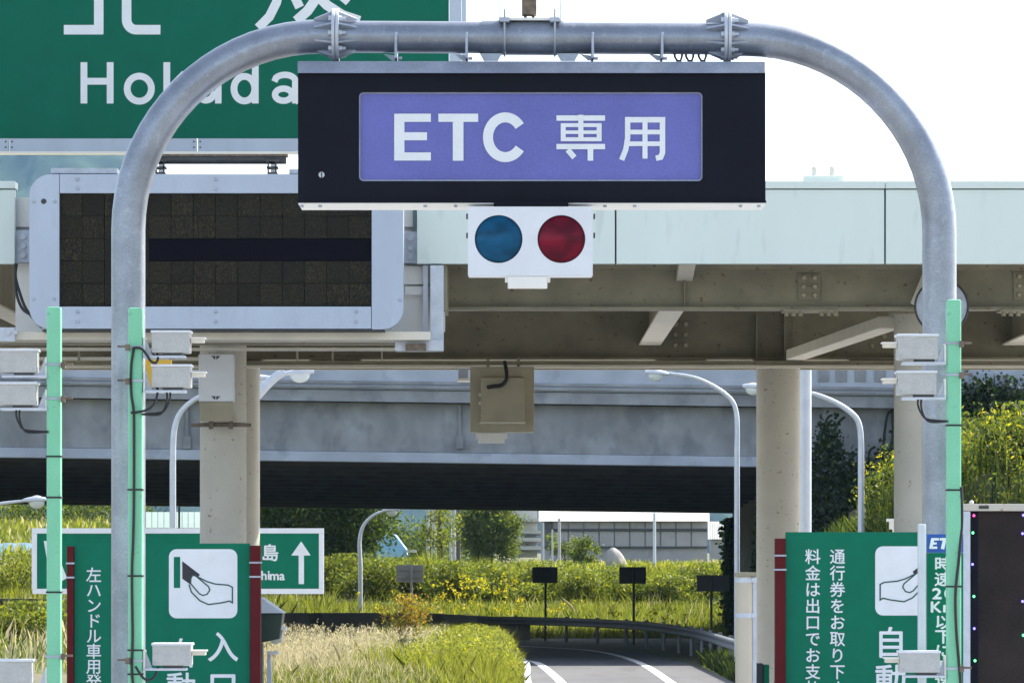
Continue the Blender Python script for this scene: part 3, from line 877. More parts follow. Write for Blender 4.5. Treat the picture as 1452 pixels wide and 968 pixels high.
# =================================================================== arch gantry
D = 30.0
kx = D / F
ga = root('arch_gantry', (X(757, D), D, 0), 'tall galvanised steel tube arch spanning the toll lane', 'gantry')
def arcpts(cx, cy, r, a0, a1, n=18):
    return [P(cx + r * math.cos(R(a0 + (a1 - a0) * i / n)), cy - r * math.sin(R(a0 + (a1 - a0) * i / n)), D) for i in range(n + 1)]
rt = 24.2 * kx
zfoot = 0.2
lpath = [Vector((X(182, D), D, zfoot)), P(182, 700, D), P(182, 420, D)] + arcpts(456, 326, 274, 180, 90) + [P(474, 52.3, D)]
MB().tube(lpath, rt, 40).build('leg', 'tube', ga, smooth=True)
rpath = [P(1033, 55.5, D)] + arcpts(1058, 330, 274, 90, 0) + [P(1332, 420, D), P(1332, 700, D), Vector((X(1332, D), D, zfoot))]
MB().tube(rpath, rt, 40).build('leg', 'tube', ga, smooth=True)
MB().cyl(P(481, 52.5, D), P(1026, 55.5, D), 22.6 * kx, 40).build('crossbeam', 'tube', ga, smooth=True)
for px in (182, 1332):
    MB().cyl((X(px, D), D, 0.2), (X(px, D), D, 0.225), rt * 1.9, 24).build('base_plate', 'galv', ga)
for px, py in ((476, 48), (1031, 50)):
    for s_ in (-1, 1):
        fl = MB().cyl(P(px + s_ * 0.4, py + 2, D), P(px + s_ * 5.0, py + 2, D), 37.5 * kx, 32).build('flange', 'galvlt', ga, smooth=True, bevel=0.002)
        for k in range(8):
            a = R(22.5 + 45 * k)
            ca, sa = math.cos(a), math.sin(a)
            c0 = P(px, py + 2, D)
            def q(dx, r): return c0 + Vector((s_ * dx * kx, -ca * r * kx, sa * r * kx))
            n_ = Vector((0, sa, ca)) * 0.006
            pr_ = [q(5, 35), q(30, 24.5), q(30, 21), q(5, 21)]
            MB().add([p + n_ for p in pr_] + [p - n_ for p in pr_], [(0, 1, 2, 3), (7, 6, 5, 4), (0, 4, 5, 1), (1, 5, 6, 2), (2, 6, 7, 3), (3, 7, 4, 0)]).build('gusset', 'galv', fl)
            a2 = a + R(22.5); ca, sa = math.cos(a2), math.sin(a2)
            b = MB().cyl(q(5, 29.5), q(9.5, 29.5), 4.4 * kx, 6)
            if s_ > 0: b.cyl(q(9.5, 29.5), q(15, 29.5), 2.5 * kx, 8)
            b.build('bolt', 'galvlt', fl)
# hanger plates between tube and sign
for px in (562, 662, 840, 938):
    pts = [(D - 0.135, Z(49, D)), (D - 0.145, Z(52, D)), (D - 0.15, Z(86, D)), (D + 0.10, Z(86, D)), (D + 0.10, Z(70, D)), (D, Z(70, D)), (D - 0.10, Z(52, D))]
    x0 = X(px - 1.8, D); x1 = X(px + 1.8, D); n = len(pts)
    hp = MB().add([(x0, a, b) for a, b in pts] + [(x1, a, b) for a, b in pts], [tuple(range(n)), tuple(range(2 * n - 1, n - 1, -1))] + [(i, (i + 1) % n, n + (i + 1) % n, n + i) for i in range(n)]).build('hanger_plate', 'galv', ga, bevel=0.002)
    MB().add([P(px - 18, 77, D), P(px - 2, 79, D), P(px - 2, 86.5, D), P(px - 6, 86.5, D), P(px - 18, 77, D + 0.012), P(px - 2, 79, D + 0.012), P(px - 2, 86.5, D + 0.012), P(px - 6, 86.5, D + 0.012)],
             [(0, 1, 2, 3), (7, 6, 5, 4), (0, 4, 5, 1), (1, 5, 6, 2), (2, 6, 7, 3), (3, 7, 4, 0)]).build('gusset', 'galv', hp)
    MB().cyl(P(px + 2, 83, D - 0.1), P(px + 8, 83, D - 0.1), 2.4 * kx, 8).build('bolt', 'galvlt', hp)
for a, b in ((686, 706), (795, 815)):
    MB().add([P(a - 6, 76, D - .05), P(b + 6, 76, D - .05), P(b, 87, D - .05), P(a, 87, D - .05), P(a - 6, 76, D + .05), P(b + 6, 76, D + .05), P(b, 87, D + .05), P(a, 87, D + .05)],
             [(0, 1, 2, 3), (7, 6, 5, 4), (0, 4, 5, 1), (1, 5, 6, 2), (2, 6, 7, 3), (3, 7, 4, 0)]).build('saddle', 'galv', ga)
for a in (956, 972, 990):
    MB().tube([P(a, 74, D), P(a + 1, 81, D), P(a + 4, 86, D), P(a + 9, 86.5, D), P(a + 11, 80, D), P(a + 11.5, 74, D)], 1.7 * kx, 8).build('cable_loop', 'dark', ga, smooth=True)
MB().cyl(P(683, 53.6, D), P(799, 54.2, D), 24.6 * kx, 40).build('sleeve', 'tube', ga, smooth=True)

# aerial on the crossbeam, running out of the top of the picture
ae = root('roadside_antenna', P(751, 30, D), 'dark antenna block in a slim frame bolted on top of the arch crossbeam', 'antenna')
MB().bpx(740, -70, 761, 21, D - 0.06, D + 0.06).build('block', 'rust', ae, bevel=0.008)
MB().bpx(743, 21, 747, 25.5, D - 0.04, D + 0.04).bpx(754, 21, 758, 25.5, D - 0.04, D + 0.04).build('block_foot', 'dark', ae)
MB().bpx(707, 25.5, 795, 29.0, D - 0.075, D + 0.075).build('base_plate', 'bright', ae)
for a in (707, 794):
    MB().bpx(a, -70, a + 1.6, 30, D - 0.06, D - 0.045).build('side_bar', 'galvlt', ae)
MB().bpx(707, -78, 796, -70, D - 0.2, D + 0.2).build('top_plate', 'galv', ae)
for a in (715.5, 786.5):
    c = P(a, 54, D)
    rr = 25.6 * kx
    pts = [c + Vector((0, -rr * math.cos(R(t)), rr * math.sin(R(t)))) for t in range(-180, 1, 12)]
    pts = [c + Vector((0, rr, 38 * kx))] + pts + [c + Vector((0, -rr, 38 * kx))]
    MB().tube(pts, 1.5 * kx, 8).build('u_bolt', 'galv', ae, smooth=True)
    MB().bpx(a - 7, 24.5, a + 7, 31, D - 0.13, D + 0.13).build('saddle_plate', 'galv', ae, bevel=0.002)

# =================================================================== lane sign: ETC
DS = 29.72
es = root('lane_sign', P(754, 294, D), 'long black lane sign with violet panel reading ETC in white', 'road sign')
# housing as a frame of four so that the violet panel sits recessed
def hb(a, b, c, e, d0, d1, name='housing', mat='blackbox', bevel=0.004):
    return MB().bpx(a, b, c, e, d0, d1).build(name, mat, es, bevel=bevel)
outer = pxpoly([(422.5, 101), (1085.5, 101), (1085.5, 286), (422.5, 286)], DS)
MB().bpx(422.5, 101, 1085.5, 286.5, DS + 0.03, DS + 0.5).build('housing', 'blackbox', es, bevel=0.006)
# face plate with a rounded window
def ring_plate(a, b, c, e, ia, ib, ic, ie, r, d0, d1):
    inn = rsheet(ia, ib, ic, ie, r, r, 6)            # starts upper right, anticlockwise on the picture
    m = len(inn); q = m // 4
    out = [(c, b), (a, b), (a, e), (c, e)]
    mb = MB()
    vs = [P(x, y, d0) for x, y in inn] + [P(x, y, d0) for x, y in out]
    vs += [P(x, y, d1) for x, y in inn]
    fs = []
    for k in range(4):
        seg = list(range(k * q, (k + 1) * q))
        fs.append(tuple([m + k] + seg[::-1]) if False else tuple(seg + [m + k]))
        nx_ = (k + 1) % 4
        fs.append((seg[-1], (nx_ * q) % m, m + nx_, m + k))
    for i in range(m):
        j = (i + 1) % m
        fs.append((i, j, m + 4 + j, m + 4 + i))
    return mb.add(vs, fs)
rp = ring_plate(422.5, 103, 1085.5, 286, 509, 131, 996, 257, 6, DS, DS + 0.028)
rp.build('face_plate', 'blackbox', es)
MB().sheet(pxpoly([(500, 125), (1003, 125), (1003, 263), (500, 263)], DS + 0.022), DS + 0.022).build('display_panel', 'purple', es)
MB().stroke(rsheet(510, 132, 995.2, 256, 6, 6, 6), 1.6, DS + 0.019, True).build('window_seal', 'galv', es, recalc=False)
hd = MB()
hd.add([P(422, 104, DS - 0.05), P(1085.5, 104, DS - 0.05), P(1085.5, 87.5, DS + 0.02), P(422, 87, DS + 0.02), P(422, 104, DS), P(1085.5, 104, DS), P(1085.5, 87.5, DS + 0.5), P(422, 87, DS + 0.5)],
       [(0, 1, 2, 3), (3, 2, 6, 7), (0, 4, 5, 1), (4, 7, 6, 5), (0, 3, 7, 4), (1, 5, 6, 2)])
hd.build('hood', 'tube', es, bevel=0.004)
MB().bpx(421.5, 284.2, 1086.5, 287.6, DS - 0.012, DS + 0.02).build('bottom_lip', 'blackbox', es)
MB().box(X(423, DS), X(1086, DS), DS - 0.01, DS + 0.5, Z(289.6, DS), Z(287.8, DS)).build('bottom_cover', 'creamwhite', es, bevel=0.003)
for a in (428, 454, 603, 646, 858, 900, 1050, 1076):
    c = P(a, 289, DS + 0.06)
    MB().cyl(c, c - Vector((0, 0, 0.022)), 2.6 * kx, 8).build('bolt', 'galv', es)
c = P(456, 248, DS)
lt = MB().cyl(c, c + Vector((0, -0.008, 0)), 4.2 * kx, 12).build('latch', 'galvlt', es)
MB().bpx(455.2, 244.5, 456.8, 252, DS - 0.012, DS - 0.0085).build('slot', 'dark', lt)
pd = DS + 0.018
letter([([(566.2, 161.5), (566.2, 227.8)], 14.5), ([(566.2, 167.2), (611, 167.2)], 11.6), ([(566.2, 193.4), (605.5, 193.4)], 11.4), ([(566.2, 222), (611, 222)], 11.6)], 12, pd, 'white', es)
letter([([(621.6, 167.2), (678, 167.2)], 11.6), ([(649.6, 167.2), (649.6, 228)], 15.2)], 12, pd, 'white', es)
letter([(ell(716.5, 194.8, 24.6, 28.2, 34, 326, 30), 14.2)], 14, pd, 'white', es)
letter([([(789, 167.6), (858, 167.6)], 7.6), ([(798.6, 177.5), (798.6, 200)], 7.0), ([(849.6, 177.5), (849.6, 200)], 7.0), ([(795.2, 177.6), (853, 177.6)], 5.4), ([(798, 187.6), (850, 187.6)], 5.0),
        ([(795.2, 197.6), (853, 197.6)], 5.6), ([(823.6, 163), (823.6, 199)], 7.4), ([(789, 208), (858, 208)], 7.6), ([(837.2, 206), (837.2, 228)], 8), ([(805, 212.5), (814.5, 223.5)], 8.0)], 7, pd, 'white', es)
letter([([(890, 166), (890, 196), (887.4, 212), (881.5, 227)], 7.6), ([(886.4, 170), (943.4, 170)], 7.8), ([(939.4, 166.5), (939.4, 217), (936.8, 223), (930, 224.6)], 7.8), ([(890, 187.4), (939, 187.4)], 6.6),
        ([(889, 204), (939, 204)], 6.6), ([(914.6, 168), (914.6, 225)], 7.2)], 7, pd, 'white', es)

# =================================================================== two-lamp signal below the sign
sg = root('lane_signal', P(752, 408, D), 'white signal box with blue and red round lenses under the black sign', 'traffic signal')
SD = 29.62
def disc_hole_plate(mb, a, b, c, e, holes, d0):
    """front sheet with round holes: one strip per hole"""
    n = 40
    xs = [a] + [(holes[i][0] + holes[i + 1][0]) / 2 for i in range(len(holes) - 1)] + [c]
    for h, (cx, cy, r) in enumerate(holes):
        x0, x1 = xs[h], xs[h + 1]
        inner = [(cx + r * math.cos(2 * math.pi * k / n), cy - r * math.sin(2 * math.pi * k / n)) for k in range(n)]
        def outp(k):
            t = 2 * math.pi * k / n; dx, dy = math.cos(t), -math.sin(t)
            s1 = ((x1 - cx) / dx if dx > 1e-9 else (x0 - cx) / dx if dx < -1e-9 else 1e9)
            s2 = ((e - cy) / dy if dy > 1e-9 else (b - cy) / dy if dy < -1e-9 else 1e9)
            s_ = min(s1, s2)
            return (cx + dx * s_, cy + dy * s_)
        outer_ = [outp(k) for k in range(n)]
        vs = [P(x, y, d0) for x, y in inner] + [P(x, y, d0) for x, y in outer_]
        fs = [(k, (k + 1) % n, n + (k + 1) % n, n + k) for k in range(n)]
        # corners
        for (qx, qy) in ((x0, b), (x1, b), (x0, e), (x1, e)):
            ang = math.atan2(-(qy - cy), qx - cx) % (2 * math.pi)
            k = int(ang / (2 * math.pi) * n) % n
            vs.append(P(qx, qy, d0)); fs.append((n + k, n + (k + 1) % n, len(vs) - 1))
        mb.add(vs, fs)
    return mb
holes = [(707, 339, 34), (796, 339, 34)]
MB().bpx(664, 294, 840, 390, SD + 0.022, SD + 0.30).build('housing', 'whitebox', sg, bevel=0.004)
disc_hole_plate(MB(), 663.5, 293, 840.5, 391, holes, SD).build('face_plate', 'whitebox', sg)
ed = MB(); ed.bpx(663.5, 293, 665, 391, SD + 0.001, SD + 0.022).bpx(839, 293, 840.5, 391, SD + 0.001, SD + 0.022).bpx(665, 389.5, 839, 391, SD + 0.001, SD + 0.022)
ed.build('face_return', 'whitebox', sg)
for (cx, cy, r), mt in zip(holes, ('bluelens', 'redlens')):
    k = SD / F; mb = MB()
    n, m = 36, 6
    vs = []; fs = []
    for j in range(m + 1):
        rr = (r + 1) * j / m
        for i in range(n):
            t = 2 * math.pi * i / n
            p = P(cx + rr * math.cos(t), cy + rr * math.sin(t), SD)
            vs.append((p.x, SD + 0.016 - 0.035 * (1 - (j / m) ** 2), p.z))
    for j in range(m):
        for i in range(n):
            i2 = (i + 1) % n
            fs.append((j * n + i, j * n + i2, (j + 1) * n + i2, (j + 1) * n + i))
    mb.add(vs, fs).build('lens', mt, sg, smooth=True, label='blue lens' if mt == 'bluelens' else 'red lens')
    MB().tube([P(cx + r * math.cos(2 * math.pi * i / 40), cy + r * math.sin(2 * math.pi * i / 40), SD + 0.004) for i in range(41)], 0.9 * k, 6, False).build('lens_ring', 'dark', sg, smooth=True)
for a in (661, 841.5):
    for b in (303, 330):
        MB().bpx(a, b, a + 2.4, b + 7, SD + 0.05, SD + 0.12).build('hinge', 'dark', sg)
MB().bpx(700, 286, 806, 293, SD + 0.03, SD + 0.28).build('neck', 'blackbox', sg)
MB().bpx(720, 392.5, 776, 408, SD - 0.0, SD + 0.10).build('bottom_box', 'creamwhite', sg, bevel=0.004)
for a in (716, 776.2):
    MB().bpx(a, 392, a + 4, 400, SD + 0.02, SD + 0.06).build('bottom_box_lug', 'creamwhite', sg)

# =================================================================== mint poles with lane sensors
def mint_pole(px, ptop, d, label, ties, clamps):
    w = 20.2 * d / F
    x = X(px, d)
    t = root('sensor_pole', (x, d, 0.2), label, 'pole', 'mint green sensor poles')
    MB().box(x - w / 2, x + w / 2, d - w / 2, d + w / 2, 0.2, Z(ptop, d)).build('shaft', 'mint', t, bevel=0.012)
    MB().box(x - w, x + w, d - w, d + w, 0.2, 0.215).build('base_plate', 'galv', t)
    for ty in ties:
        MB().box(x - w / 2 - 0.004, x + w / 2 + 0.004, d - w / 2 - 0.004, d + w / 2 + 0.004, Z(ty + 1.2, d), Z(ty - 1.2, d)).build('cable_tie', 'rubber', t)
    for cy, side in clamps:
        b = MB().box(x - w / 2 - 0.006, x + w / 2 + 0.006, d - w / 2 - 0.006, d + w / 2 + 0.006, Z(cy + 1.6, d), Z(cy - 1.6, d)).build('clamp_band', 'galv', t)
        bx = px + side * 12
        MB().bpx(min(bx, bx + side * 14), cy - 2.5, max(bx, bx + side * 14), cy + 0.5, d - w / 2 - 0.03, d - w / 2 - 0.016).bpx(bx - 3, cy - 4, bx + 3, cy + 5, d - w / 2 - 0.035, d - w / 2).build('clamp_bolt', 'rust', b)
    return t
DPL = 29.3
mint_pole(77, 435.5, DPL, 'mint green pole standing alone on the outer side of the arch', (647, 705, 839), ((517, 1), (565, 1), (930, 1)))
mint_pole(192.5, 436.5, DPL, 'mint green pole with a black cable, hugging the arch leg beside the hand sign', (694, 816, 921, 955), ((492, -1), (540, -1), (936, -1)))
mint_pole(1352, 425, DPL, 'mint green pole beside the dark screen, tied with a black cable', (603, 694.5, 831), ((487, 1), (531.5, 1), (947, 1)))

def sensor(a, b, c, e, side, label, pole_edge, tabs=True, loop=0):
    """grey box a..c,b..e; the pole lies on the given side"""
    d = DPL - 0.06
    t = root('lane_sensor', P((a + c) / 2, e + 5, d + 0.08), label, 'sensor', 'lane sensors clamped to the mint poles')
    MB().bpx(a + 1, b + 3, c - 1, e, d, d + 0.17).build('case', 'sensor', t, bevel=0.006)
    MB().bpx(a - 0.5, b, c + 0.5, b + 3.6, d - 0.012, d + 0.185).build('lid', 'whitebox', t, bevel=0.004)  # white strip paints the sunlit top edge of the grey case
    m = (a + c) / 2 + side * 4
    MB().bpx(m - 8, e, m + 20, e + 3.8, d + 0.01, d + 0.12).build('foot', 'dark', t)
    x0, x1 = sorted((a + 8 if side > 0 else c - 8, pole_edge))
    MB().bpx(x0, e + 3.8, x1, e + 7.2, d + 0.0, d + 0.14).build('bracket', 'galvlt', t, bevel=0.002)
    pe = pole_edge
    g = [(pe, e - 20), (pe - side * 4, e - 19), (pe - side * 13, e + 3.8), (pe, e + 3.8)]
    mb = MB().prism(pxpoly(g, d + 0.05), d + 0.05, d + 0.062)
    mb.build('bracket_gusset', 'galvlt', t)
    MB().bpx(min(pe, pe - side * 3), e - 22, max(pe, pe - side * 3), e + 7, d + 0.03, d + 0.12).build('bracket_flange', 'bright', t)
    # snout on the far side
    if tabs:
        fx = c if side < 0 else a
        ty = b + (e - b) * 0.42
        x0, x1 = sorted((fx, fx - side * 19))
        MB().bpx(x0, ty - 2, x1, ty + 4, d + 0.03, d + 0.14).build('snout', 'beamlit', t, bevel=0.003)
        x0, x1 = sorted((fx, fx - side * 21))
        MB().bpx(x0, ty - 3.4, x1, ty - 1.6, d + 0.02, d + 0.15).build('snout_cap', 'creamwhite', t)
    for q in (a + 6, c - 6):
        cc = P(q, e - 5, d); MB().cyl(cc, cc + Vector((0, -0.006, 0)), 1.4 * d / F, 8).build('screw', 'galv', t)
    if loop:
        for o_ in (0, 5):
            x0 = m - side * 2 + o_ * side * 0.9
            pts = [P(x0, e + 4, d + 0.04), P(x0 - side * 1, e + 14 + o_ * .4, d + 0.02), P(x0 + side * loop * 0.12, e + 26 + o_, d), P(x0 + side * loop * 0.45, e + 35 + o_ * .8, d), P(pole_edge + side * 2, e + 38, d + 0.01)]
            MB().tube(spline(pts, 6), 1.5 * d / F, 8).build('cable', 'rubber', t, smooth=True)
    return t
sensor(-6, 494, 53, 528, 1, 'upper grey sensor box on the lone outer mint pole', 67)
sensor(-8, 541, 52, 574, 1, 'second grey sensor box down on the lone outer mint pole, with looping black cables', 67, loop=26)
sensor(-10, 934, 46, 968, 1, 'lowest grey sensor box on the lone outer mint pole', 67)
sensor(214, 468, 270, 500, -1, 'upper grey sensor box on the mint pole at the arch leg, over a yellow plate', 203)
sensor(214, 516, 271, 549, -1, 'grey sensor box in front of the yellow plate, with cables looping to the mint pole', 203, loop=26)
sensor(215, 911, 272, 943, -1, 'lowest grey sensor box hanging in front of the green hand sign near the arch leg', 203, loop=0)
sensor(1272, 473, 1331, 509, 1, 'upper grey sensor box on the mint pole near the round mirror', 1342)
sensor(1272, 525, 1329, 559, 1, 'second grey sensor box on the mint pole below the round mirror', 1342, loop=28)
sensor(1275, 922, 1334, 953, 1, 'lowest grey sensor box in front of the speed limit sign', 1342)
def loose_cable(pts, r, label, d=None):
    d = d or DPL - 0.06
    single(MB().tube(spline([P(x, y, d + o_) for x, y, o_ in pts], 6), r * d / F, 8).build('cable', 'rubber', smooth=True), label, 'cable')
loose_cable([(190, 492, 0), (186, 520, 0), (186, 556, 0), (189, 578, 0), (190, 600, 0), (190, 694, 0), (189, 760, 0), (187, 816, 0), (188, 900, 0), (187, 955, 0), (193, 990, 0)], 2.0, 'long black cable running down the mint pole at the arch leg')
loose_cable([(190, 493, -.01), (200, 494, -.02), (208, 503, -.02), (214, 512, -.02), (221, 514, -.02), (224, 508, 0), (223, 501, 0.03)], 1.8, 'short black cable curling from the mint pole to the upper sensor box')
loose_cable([(186, 585, 0), (195, 584, -.01), (208, 581, -.02), (218, 573, -.02), (223, 560, 0), (223, 550, 0.03)], 1.8, 'black cable looping up from the mint pole below the yellow plate')
loose_cable([(1363, 690, 0.02), (1364, 740, 0.03), (1360, 790, 0), (1355, 840, -.01), (1356, 890, -.01), (1360, 940, 0), (1364, 990, 0)], 2.2, 'black cable hanging down the mint pole beside the dark screen')
loose_cable([(192, 944, -.02), (205, 962, -.03), (218, 960, -.02), (224, 945, 0.03)], 1.8, 'black cable drooping from the lowest sensor box at the arch leg')
yl = MB().prism(pxpoly([(205, 510), (243, 510), (246, 549), (213, 549)], 30.3), 30.3, 30.32)
single(yl.build('warning_plate', 'ylw', bevel=0.002), 'small yellow plate behind the sensor boxes at the arch leg', 'plate')

# =================================================================== small things under the canopy
cb_ = root('column_camera', P(306, 600, 54.0), 'white camera box with sloping base strapped to the beige column', 'camera')
DC = 53.7
mb = MB().prism(pxpoly([(281.5, 502), (330.5, 502), (330.5, 569), (281.5, 569)], DC), DC, DC + 0.36)
mb.build('case', 'whitebox', cb_, bevel=0.008)
mb = MB()
fa = [P(282.5, 569.5, DC + 0.005), P(329.5, 569.5, DC + 0.005), P(329.5, 569.5, DC + 0.34), P(282.5, 569.5, DC + 0.34)]
lo = [P(284, 597, DC + 0.2), P(336, 597, DC + 0.2), P(336, 597, DC + 0.40), P(284, 597, DC + 0.40)]
mb.add(fa + lo, [(0, 1, 2, 3), (7, 6, 5, 4), (0, 4, 5, 1), (1, 5, 6, 2), (2, 6, 7, 3), (3, 7, 4, 0)])
mb.build('sloping_base', 'boxpaint', cb_)  # darker colour paints the shade of the underside
for a, b in ((302.5, 507), (309.5, 507), (302.5, 564), (309.5, 564)):
    c = P(a, b, DC); s_ = -1 if a < 306 else 1
    MB().sheet(pxpoly([(a - 3 * 1, b - 2.5), (a + 3, b - 2.5), (a + s_ * -2.5 * 1, b + 3)], DC - 0.004), DC - 0.004).build('vent_slot', 'dark', cb_)
MB().cyl(P(306, 466, DC + 0.15), P(306, 502, DC + 0.15), 1.6 * DC / F, 8).build('hanging_rod', 'galvlt', cb_)
MB().bpx(287, 464, 326, 468.5, DC - 2.1, DC + 0.2).build('rod_plate', 'galv', cb_)
st = MB(); c = P(316.5, 602, 54.6)
rr = 35 * 54.6 / F
st.tube([c + Vector((rr * math.cos(R(t)), rr * math.sin(R(t)), 0)) for t in range(0, 361, 15)], 2.2 * 54.6 / F, 8)
st.bpx(271, 600, 356, 605, 54.05, 54.1)
for a in (299, 327): st.bpx(a - 3, 597, a + 3, 608, 54.0, 54.05)
st.build('strap', 'rust', cb_)
DK = 62.0
kb = root('hanging_signal', P(711, 627, DK), 'khaki signal box seen from behind, hanging below the canopy girder', 'traffic signal')
MB().bpx(666.5, 520, 757.5, 612.5, DK, DK + 0.35).build('back_plate', 'boxpaint', kb, bevel=0.008)
MB().bpx(682, 535, 743.5, 599, DK - 0.10, DK - 0.001).build('service_door', 'boxpaint', kb, bevel=0.01)
MB().bpx(680, 598, 745, 600.6, DK - 0.12, DK - 0.1005).build('door_lip', 'beamlit', kb)
for b in (557, 569): MB().bpx(678.5, b, 682, b + 5, DK - 0.08, DK - 0.02).build('hinge', 'beamlit', kb)
MB().tube(spline([P(715, 512, DK - 0.1), P(718, 525, DK - 0.14), P(718, 538, DK - 0.16), P(711, 546, DK - 0.16), P(700, 547.5, DK - 0.15), P(692, 549, DK - 0.1)], 6), 2.8 * DK / F, 10).build('cable', 'rubber', kb, smooth=True)
MB().bpx(678, 614, 716, 628, DK - 0.02, DK + 0.1).build('bottom_box', 'creamwhite', kb, bevel=0.004)
for a in (674.5, 716.2): MB().bpx(a, 614, a + 3.4, 622, DK, DK + 0.06).build('bottom_box_lug', 'creamwhite', kb)
for a in (690, 733): MB().bpx(a, 505, a + 4, 522, DK + 0.1, DK + 0.16).build('hanger', 'beam', kb)
hl = root('canopy_speaker', P(657, 541, 66.6), 'tiny white speaker on the canopy beside the khaki signal box', 'loudspeaker')
MB().bpx(650, 522, 664, 536, 66.5, 66.7).build('case', 'frame', hl); MB().bpx(648.5, 536, 666, 540, 66.4, 66.75).build('flange', 'creamwhite', hl)
MB().bpx(655, 514, 659, 522, 66.55, 66.6).build('hanger', 'beam', hl)
rm = root('round_mirror', P(1335, 470, 53.0), 'round convex mirror with dark rim fixed behind the arch leg', 'mirror')
c = P(1335, 434.5, 53.0); r = 37.5 * 53 / F
MB().cyl(c, c + Vector((0, 0.05, 0)), r, 40).build('mirror_shell', 'galv', rm, smooth=True)
MB().tube([c + Vector((r * math.cos(R(t)), -0.01, r * math.sin(R(t)))) for t in range(0, 361, 9)], 1.5 * 53 / F, 8, False).build('rim', 'dark', rm, smooth=True)
MB().cyl(c + Vector((0, 0.05, 0.1)), c + Vector((0, 0.5, 0.1)), 0.03, 8).build('bracket', 'galv', rm)

# =================================================================== green toll booth signs
def hand_sign(x0, x1, ytop, d, flip, label, columns, bigs, redposts, name='toll_sign'):
    t = root(name, (X((x0 + x1) / 2, d), d, 0.2), label, 'toll sign')
    MB().bpx(x0, ytop, x1, 1085, d, d + 0.05).build('panel', 'green2', t, bevel=0.003)
    for (a, b, top) in redposts:
        rp_ = MB().box(X(a, d), X(b, d), d - 0.06, d + 0.06, 0.2, Z(top, d)).build('post', 'red', t, bevel=0.006)
        for by in (top + 24, top + 44):
            MB().box(X(a - 1.2, d), X(b + 1.2, d), d - 0.07, d + 0.07, Z(by + 1.4, d), Z(by - 1.0, d)).build('band', 'galv', rp_)
    return t
DL = 49.0
ls = hand_sign(105.5, 354.5, 770, DL, False, 'green toll sign with white hand pictogram for cars with wheel on the other side', 0, 0, ((95.5, 105, 774), (355, 370, 773)))
pq = DL - 0.004
for i, ch in enumerate('左ハンドル車用発券'):
    char(ch, 133, 815 + i * 21.6, 21.5, pq, 'white', ls, 0.25)
def pictogram(parent, x0, y0, d, flip, xmax=None):
    wd, ht = 97, 98
    def fx(p): return ((x0 + p[0]) if not flip else (x0 + wd - p[0]), y0 + p[1])
    sq = rsheet(x0, y0, x0 + wd, y0 + ht, 11, 11, 6)
    bd = MB().sheet(pxpoly(sq, d), d).build('pictogram', 'white', parent)
    d1 = d - 0.002
    MB().sheet(pxpoly([fx(p) for p in ((7, 11), (16, 11), (16, 55), (7, 55))], d1), d1).build('ticket_slot', 'green2', bd)
    MB().sheet(pxpoly([fx(p) for p in ((19, 17), (44, 36), (33, 52), (19, 42))], d1), d1).build('ticket', 'blackprint', bd)
    hnd = MB()
    pill = [(31, 42), (33.5, 37), (38, 38), (56, 53), (58, 58), (54, 64), (48, 65.5), (43, 63), (31, 49)]
    MB().sheet(pxpoly([fx(p) for p in pill], d1 - 0.001), d1 - 0.001).build('thumb', 'white', bd)
    hnd.stroke([fx(p) for p in pill], 1.9, d1 - 0.002, True)
    hnd.stroke([fx(p) for p in [(40, 39), (54, 46), (66, 49.5), (84, 51), (90, 54), (90, 76), (86, 73.5), (75, 76), (56, 78.5), (44, 73), (32, 61), (28.5, 50)]], 1.9, d1 - 0.0025)
    hnd.build('hand_outline', 'darkgreen', bd, recalc=False)
pictogram(ls, 239.5, 778, pq, False)
for i, ch in enumerate('入口'):
    char(ch, 316, 917 + i * 56, 43, pq, 'white', ls, 0.8)
for i, ch in enumerate('自動'):
    char(ch, 257, 926 + i * 48, 42, pq, 'white', ls, 0.5)
rs = hand_sign(1114, 1372, 754, DL, True, 'green toll sign with two lines of small white writing beside the hand pictogram', 0, 0, ((1098.5, 1113.5, 763),))
for i, ch in enumerate('料金は出口でお支払'):
    char(ch, 1152.5, 789 + i * 23.3, 21.5, pq, 'white', rs, 0.3)
for i, ch in enumerate('通行券をお取り下さい'):
    char(ch, 1187.5, 789 + i * 23.3, 21.5, pq, 'white', rs, 0.3)
pictogram(rs, 1241, 774, pq, True)
for i, ch in enumerate('自動'):
    char(ch, 1263, 911 + i * 53, 44, pq, 'white', rs, 0.7)
DE = 29.62
sp = root('speed_sign', (X(1340, DE), DE, 0.2), 'narrow green sign with blue ETC header and 20 km limit', 'road sign')
MB().bpx(1314.5, 783.4, 1366, 1060, DE, DE + 0.03).build('panel', 'green2', sp)
MB().bpx(1314.5, 757, 1366, 783, DE - 0.001, DE + 0.03).build('header', 'blue', sp)
def italic(ch_strokes):
    return [([(x + (783 - 12 - y) * 0.22, y) for x, y in pts], w) for pts, w in ch_strokes]
letter(italic([([(1321, 763), (1321, 777)], 4.6), ([(1319, 764), (1330, 764)], 3.4), ([(1319, 770), (1328, 770)], 3.0), ([(1319, 776), (1330, 776)], 3.4)]), 3, DE - 0.005, 'white', sp)
letter(italic([([(1331, 764), (1344, 764)], 3.6), ([(1338, 764), (1338, 778)], 5.0)]), 3, DE - 0.005, 'white', sp)
letter(italic([(ell(1351, 770.5, 5.4, 6, 50, 310, 16), 4.2)]), 3, DE - 0.005, 'white', sp)
for ch, y in zip('時速', (799.5, 821.0)): char(ch, 1337.5, y, 20.5, DE - 0.004, 'white', sp, 0.55, 1.22)
for ch, x in zip('20', (1328.5, 1346)): char(ch, x, 841, 14.5, DE - 0.004, 'white', sp, 0.8, 1.35)
for ch, x in zip('Km', (1327.5, 1346)): char(ch, x, 860 if ch == 'K' else 862.3, 14.5, DE - 0.004, 'white', sp, 0.8, 1.15)
